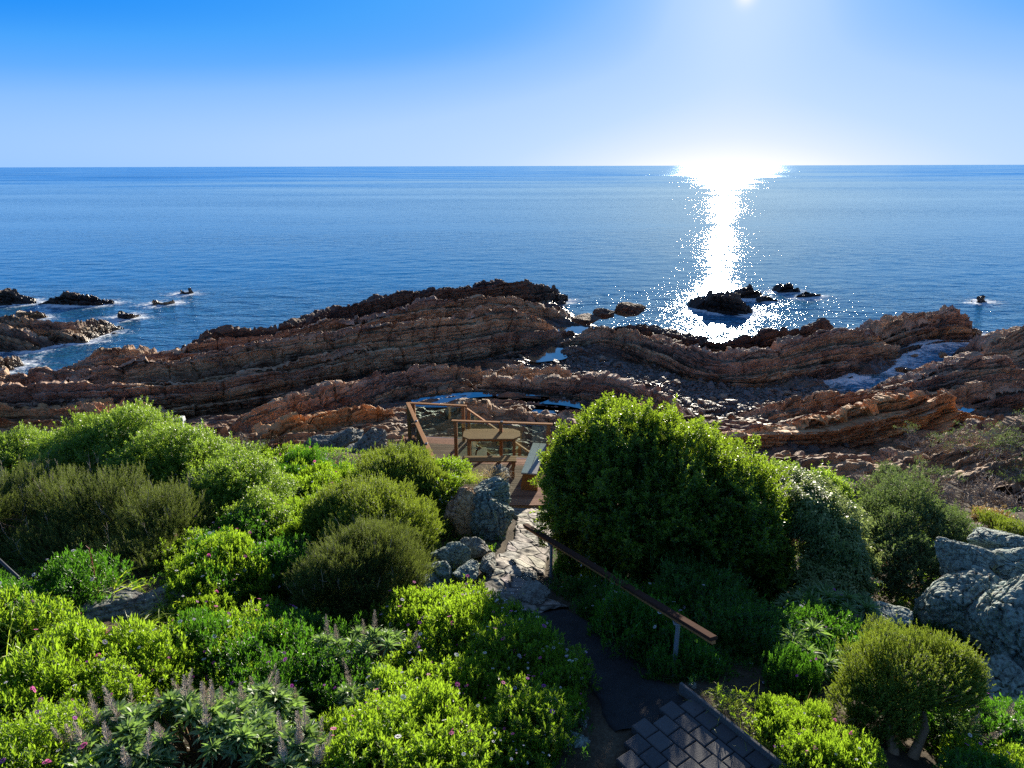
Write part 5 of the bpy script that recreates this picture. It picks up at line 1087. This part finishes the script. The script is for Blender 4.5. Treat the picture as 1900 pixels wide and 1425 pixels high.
for P_, n, kinds, s, lab, grp in AREAS:
    P_ = np.array(P_, float); k = 0; tries = 0; mine = []; s *= 1.1; n = int(n * 1.15)
    while k < n and tries < 4000:
        tries += 1; px = rng.uniform(P_[:, 0].min(), P_[:, 0].max()); py = rng.uniform(P_[:, 1].min(), P_[:, 1].max())
        if not in_poly(px, py, P_): continue
        h = hit(px, py, .14)
        if path_d(h[0], h[1]) < .30 * s or clear(h[0], h[1]) < .15 or poly_in(h[0], h[1], PAVE) or (mine and min(np.hypot(h[0] - q[0], h[1] - q[1]) for q in mine) < .30 * s): continue
        mine.append(h); j = kinds[int(rng.integers(len(kinds)))]
        if j in usedm: e = copy_tree(DM[j])
        else: e = DM[j]; usedm.add(j)
        tag(e, lab, 'plant', grp); e.location = tuple(float(v) for v in h); e.rotation_euler = (0, 0, rng.uniform(0, 6.28)); q = s * rng.choice([.6, .8, 1.0, 1.15, 1.35]) * rng.uniform(.9, 1.1); e.scale = (q, q, q * rng.uniform(1.0, 1.7)); k += 1

# ---------------------------------------------------------------- silvery rosette plants with spent flower spikes
def rosettes(centres, rng, l=.17, w=.024, n=34):
    f = Fol()
    for c, up in centres:
        b_ = np.repeat(np.array(c)[None], n, 0); el = np.linspace(.15, 1.35, n) ; az = np.arange(n) * 2.4 + rng.random() * 6.28
        d = np.stack([np.cos(az) * np.cos(el), np.sin(az) * np.cos(el), np.sin(el)], 1); d = unit(d + (up - np.array([0, 0, 1.])) * .8)
        f.add(blades(b_ + d * .015, d, l * (.7 + .5 * rng.random(n)) * (1.1 - .3 * el / 1.3), np.full(n, w) * (.8 + .4 * rng.random(n)), .35 + .3 * rng.random(n), rng))
    return f
def echium(label, lobes, n, nsp, seed, l=.17, w=.024, group='silvery rosette plants'):
    rng = np.random.default_rng(seed); P, N = sample_lobes(lobes, 60, rng, 1, zmin=.0, gap=-1, bumpy=.12); k = rng.choice(len(P), min(n, len(P)), replace=False); C = np.mean([q[0] for q in lobes], 0); base = np.array([C[0], C[1], float(gz(C[0], C[1]))])
    e = empty('rosette_plant', base, 0, label, 'plant', group); rosettes([(P[i], unit(N[i] + np.array([0, 0, .8]))) for i in k], rng, l, w).build('foliage', ML['echium'], e, base)
    V_, F_ = tubes(branch_paths(base - [0, 0, .05], P[k], rng, .018, .008, 2), 5); np_mesh('stems', V_ - base, F_, M_stem, True, None, e)
    for i in k[:nsp]:
        pth = []; d = unit(N[i] * .35 + np.array([0, 0, 1.]) + rng.normal(0, .12, 3)); h = .22 + .14 * rng.random(); q = P[i] + np.array([0, 0, .04]); pth.append((np.array([q, q + d * h * .5, q + d * h]) - base, [.006, .005, .003]))
        u = unit(np.cross(d, [0, .3, 1])); v_ = np.cross(d, u)
        for t in np.linspace(.2, .98, 26):
            for a in rng.uniform(0, 6.28, 4):
                s = q + d * h * t; rr = (u * math.cos(a) + v_ * math.sin(a)); L_ = .060 * (1.15 - t) + .008; dd = unit(rr + d * .55); mid = s + dd * L_ * .6; pth.append((np.array([s, mid, mid + unit(dd + d * .8) * L_ * .4]) - base, [.0022, .002, .0012]))
        V_, F_ = tubes(pth, 3); np_mesh('flower_spike', V_, F_, M_spike, False, None, e)
    return e
echium('large clump of silvery rosettes with many grey flower spikes along the bottom edge', [lobeg(300, 1400, .18, 190, 75, .45), lobeg(450, 1360, .18, 120, 60, .4), lobeg(200, 1440, .18, 120, 60, .4), lobeg(540, 1440, .18, 70, 60, .3)], 230, 48, 401, .16, .037)
echium('silvery rosette clump with a few grey spikes in the middle of the daisies', [lobeg(700, 1235, .18, 75, 55, .4), lobeg(620, 1240, .18, 70, 60, .4), lobeg(690, 1300, .18, 60, 35, .3)], 60, 9, 402, .15, .022)
echium('blue green rosettes in deep shade below the shrub with pale leaves', [lobeg(1530, 1150, .18, 85, 40, .5), lobeg(1500, 1215, .18, 50, 30, .4)], 40, 0, 403, .2)
echium('rosette plant in the lower right corner under the boulders', [lobeg(1850, 1375, .18, 60, 30, .35), lobeg(1760, 1345, .18, 40, 28, .3)], 34, 4, 404, .18)

# ---------------------------------------------------------------- grass clumps
def grass(label, px, py, n, l, seed, kind='grass', r=.06, w=.010, up=1.0, cat='grass clump', droop=.9, name='grass_clump', off=0, y=None):
    rng = np.random.default_rng(seed); b0 = hit(px, py) if y is None else atd(px, py, y); az = rng.uniform(0, 6.28, n); el = np.clip(rng.normal(1.0, .28, n) * up, .15, 1.5)
    d = np.stack([np.cos(az) * np.cos(el), np.sin(az) * np.cos(el), np.sin(el)], 1); b = b0 + np.stack([rng.normal(0, r, n), rng.normal(0, r, n), np.zeros(n) - .02], 1)
    f = Fol(); f.add(blades(b, d, l * (.5 + .7 * rng.random(n)), np.full(n, w), droop * (.5 + rng.random(n)), rng)); o = f.build(name, ML[kind], None, b0); o.location = tuple(b0); tag(o, label, cat, 'grass clumps of the garden'); return o
for a in [('strappy yellow green clump above the flat sunlit rock', 210, 1120, 130, .55, 501, 'grass', .08, .018), ('strappy clump growing over the right end of the flat rock', 305, 1142, 120, .45, 502, 'grass', .08, .016), ('strappy clump in front of the flat rock, drooping toward the viewer', 262, 1185, 120, .45, 503, 'grass', .09, .015),
          ('tall arching grass at the left edge above the corner daisies', 25, 1240, 220, .8, 504, 'grass', .16, .017), ('feathery tussock left of the deck step, left one of two', 872, 893, 260, .42, 505, 'grass', .10, .006, 12.1), ('golden tussock touching the pale rock by the deck step', 912, 893, 300, .46, 506, 'drygrass', .09, .006, 12.2),
          ('matted dry brown grass between the daisies and the lichened rock', 965, 1385, 420, .34, 507, 'drygrass', .14, .0035), ('matted dry grass tuft behind the first one near the bottom edge', 1010, 1340, 240, .28, 508, 'drygrass', .12, .0035), ('dry straw coloured grass left of the twin stems of the tree', 1540, 1385, 420, .32, 509, 'drygrass', .14, .0035),
          ('green grass growing over the timber edging, nearer the corner stone', 1350, 1315, 260, .22, 510, 'grass', .13, .005), ('green grass growing over the lower half of the timber edging', 1425, 1375, 260, .22, 511, 'grass', .13, .005), ('dark grass tuft in the shade right of the lower handrail post', 1300, 1250, 160, .25, 512, 'grass', .1, .006),
          ('grass tuft under the tall dark boulder, beside the rubble wall', 845, 1075, 120, .30, 513, 'grass', .12, .007), ('small green tuft in the gap between the rubble stones', 868, 1040, 110, .2, 516, 'grass', .12, .006), ('weedy tuft growing at the left end of the rubble wall', 815, 1050, 140, .24, 517, 'grass', .14, .007), ('dry straw tuft on the rim behind the tree crown', 1695, 1165, 140, .26, 514, 'drygrass', .1, .003), ('leafy grass tuft below the huge lichen boulder', 1830, 1255, 140, .32, 515, 'grass', .12, .009)]:
    grass(a[0], a[1], a[2], a[3], a[4], a[5], a[6], a[7], a[8], y=(a[9] if len(a) > 9 else None))
fx = hit(188, 1120); e = empty('flax_plant', fx, 0, 'flax like plant with one tall reddish flower stem above the flat rock', 'plant'); rng = np.random.default_rng(6)
n = 9; az = rng.uniform(0, 6.28, n); el = rng.uniform(.8, 1.4, n); d = np.stack([np.cos(az) * np.cos(el), np.sin(az) * np.cos(el), np.sin(el)], 1); f = Fol(); f.add(blades(np.zeros((n, 3)), d, rng.uniform(.4, .7, n), np.full(n, .035), rng.uniform(.1, .3, n), rng)); f.build('leaves', ML['echium'], e)
pth = [(np.array([[0, 0, 0], [.0, 0, .45], [.01, 0, .9]]), [.008, .006, .004])] + [(np.array([[0, 0, z], [.035 * math.cos(a), .035 * math.sin(a), z + .05]]), [.006, .003]) for z, a in zip(np.linspace(.4, .88, 16), rng.uniform(0, 6.28, 16))]
V_, F_ = tubes(pth, 5); m = NT('red_stem'); np_mesh('flower_stem', V_, F_, m.out(m.pbsdf((.22, .06, .05), .6, .3)), True, None, e)

# ---------------------------------------------------------------- ground cover nobody could count
rng = np.random.default_rng(900)
def cover(kind, n, test, label, scale, nm, ymin=2.4, ymax=21, xr=(-14, 13)):
    x = rng.uniform(*xr, n * 3); y = ymin + (ymax - ymin) * rng.random(n * 3) ** 1.15
    k = (path_d(x, y) > .08) & (clear(x, y) > 0) & ~poly_in(x, y, PAVE) & test(x, y); x, y = x[k][:n], y[k][:n]
    infr = np.abs(x) < (y * .95 + 4) * .85; x, y = x[infr], y[infr]
    P = np.stack([x, y, gz(x, y) + .06 * (1 + fbm(x / .7, y / .7, 3, 3)) + .05 * rng.random(len(x))], 1); f = Fol(); f.add(sprigs(P, np.tile([0, -.2, 1.], (len(P), 1)), kind, rng, scale))
    tag(f.build(nm, ML[kind]), label, 'ground cover', kind='stuff')
nz = lambda x, y, a, b_: fbm(x / 1.3, y / 1.3, 3, a) > b_
deckclear = lambda x, y: ~((x > -2.7) & (x < 2.6) & (y > 12.8))
cover('daisy', 26000, lambda x, y: nz(x, y, 51, -.05) & deckclear(x, y), 'low leafy green growth covering the garden slope', 1.15, 'ground_cover')
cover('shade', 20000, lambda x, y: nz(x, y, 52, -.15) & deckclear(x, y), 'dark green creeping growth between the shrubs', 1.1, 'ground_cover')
cover('red', 9000, lambda x, y: (np.hypot(x + 4.5, (y - 6.0) * 1.2) < 1.1) | ((y > 13) & nz(x, y, 53, .15) & deckclear(x, y)), 'reddish creeping succulent growth around the rocks', 1.2, 'ground_cover')
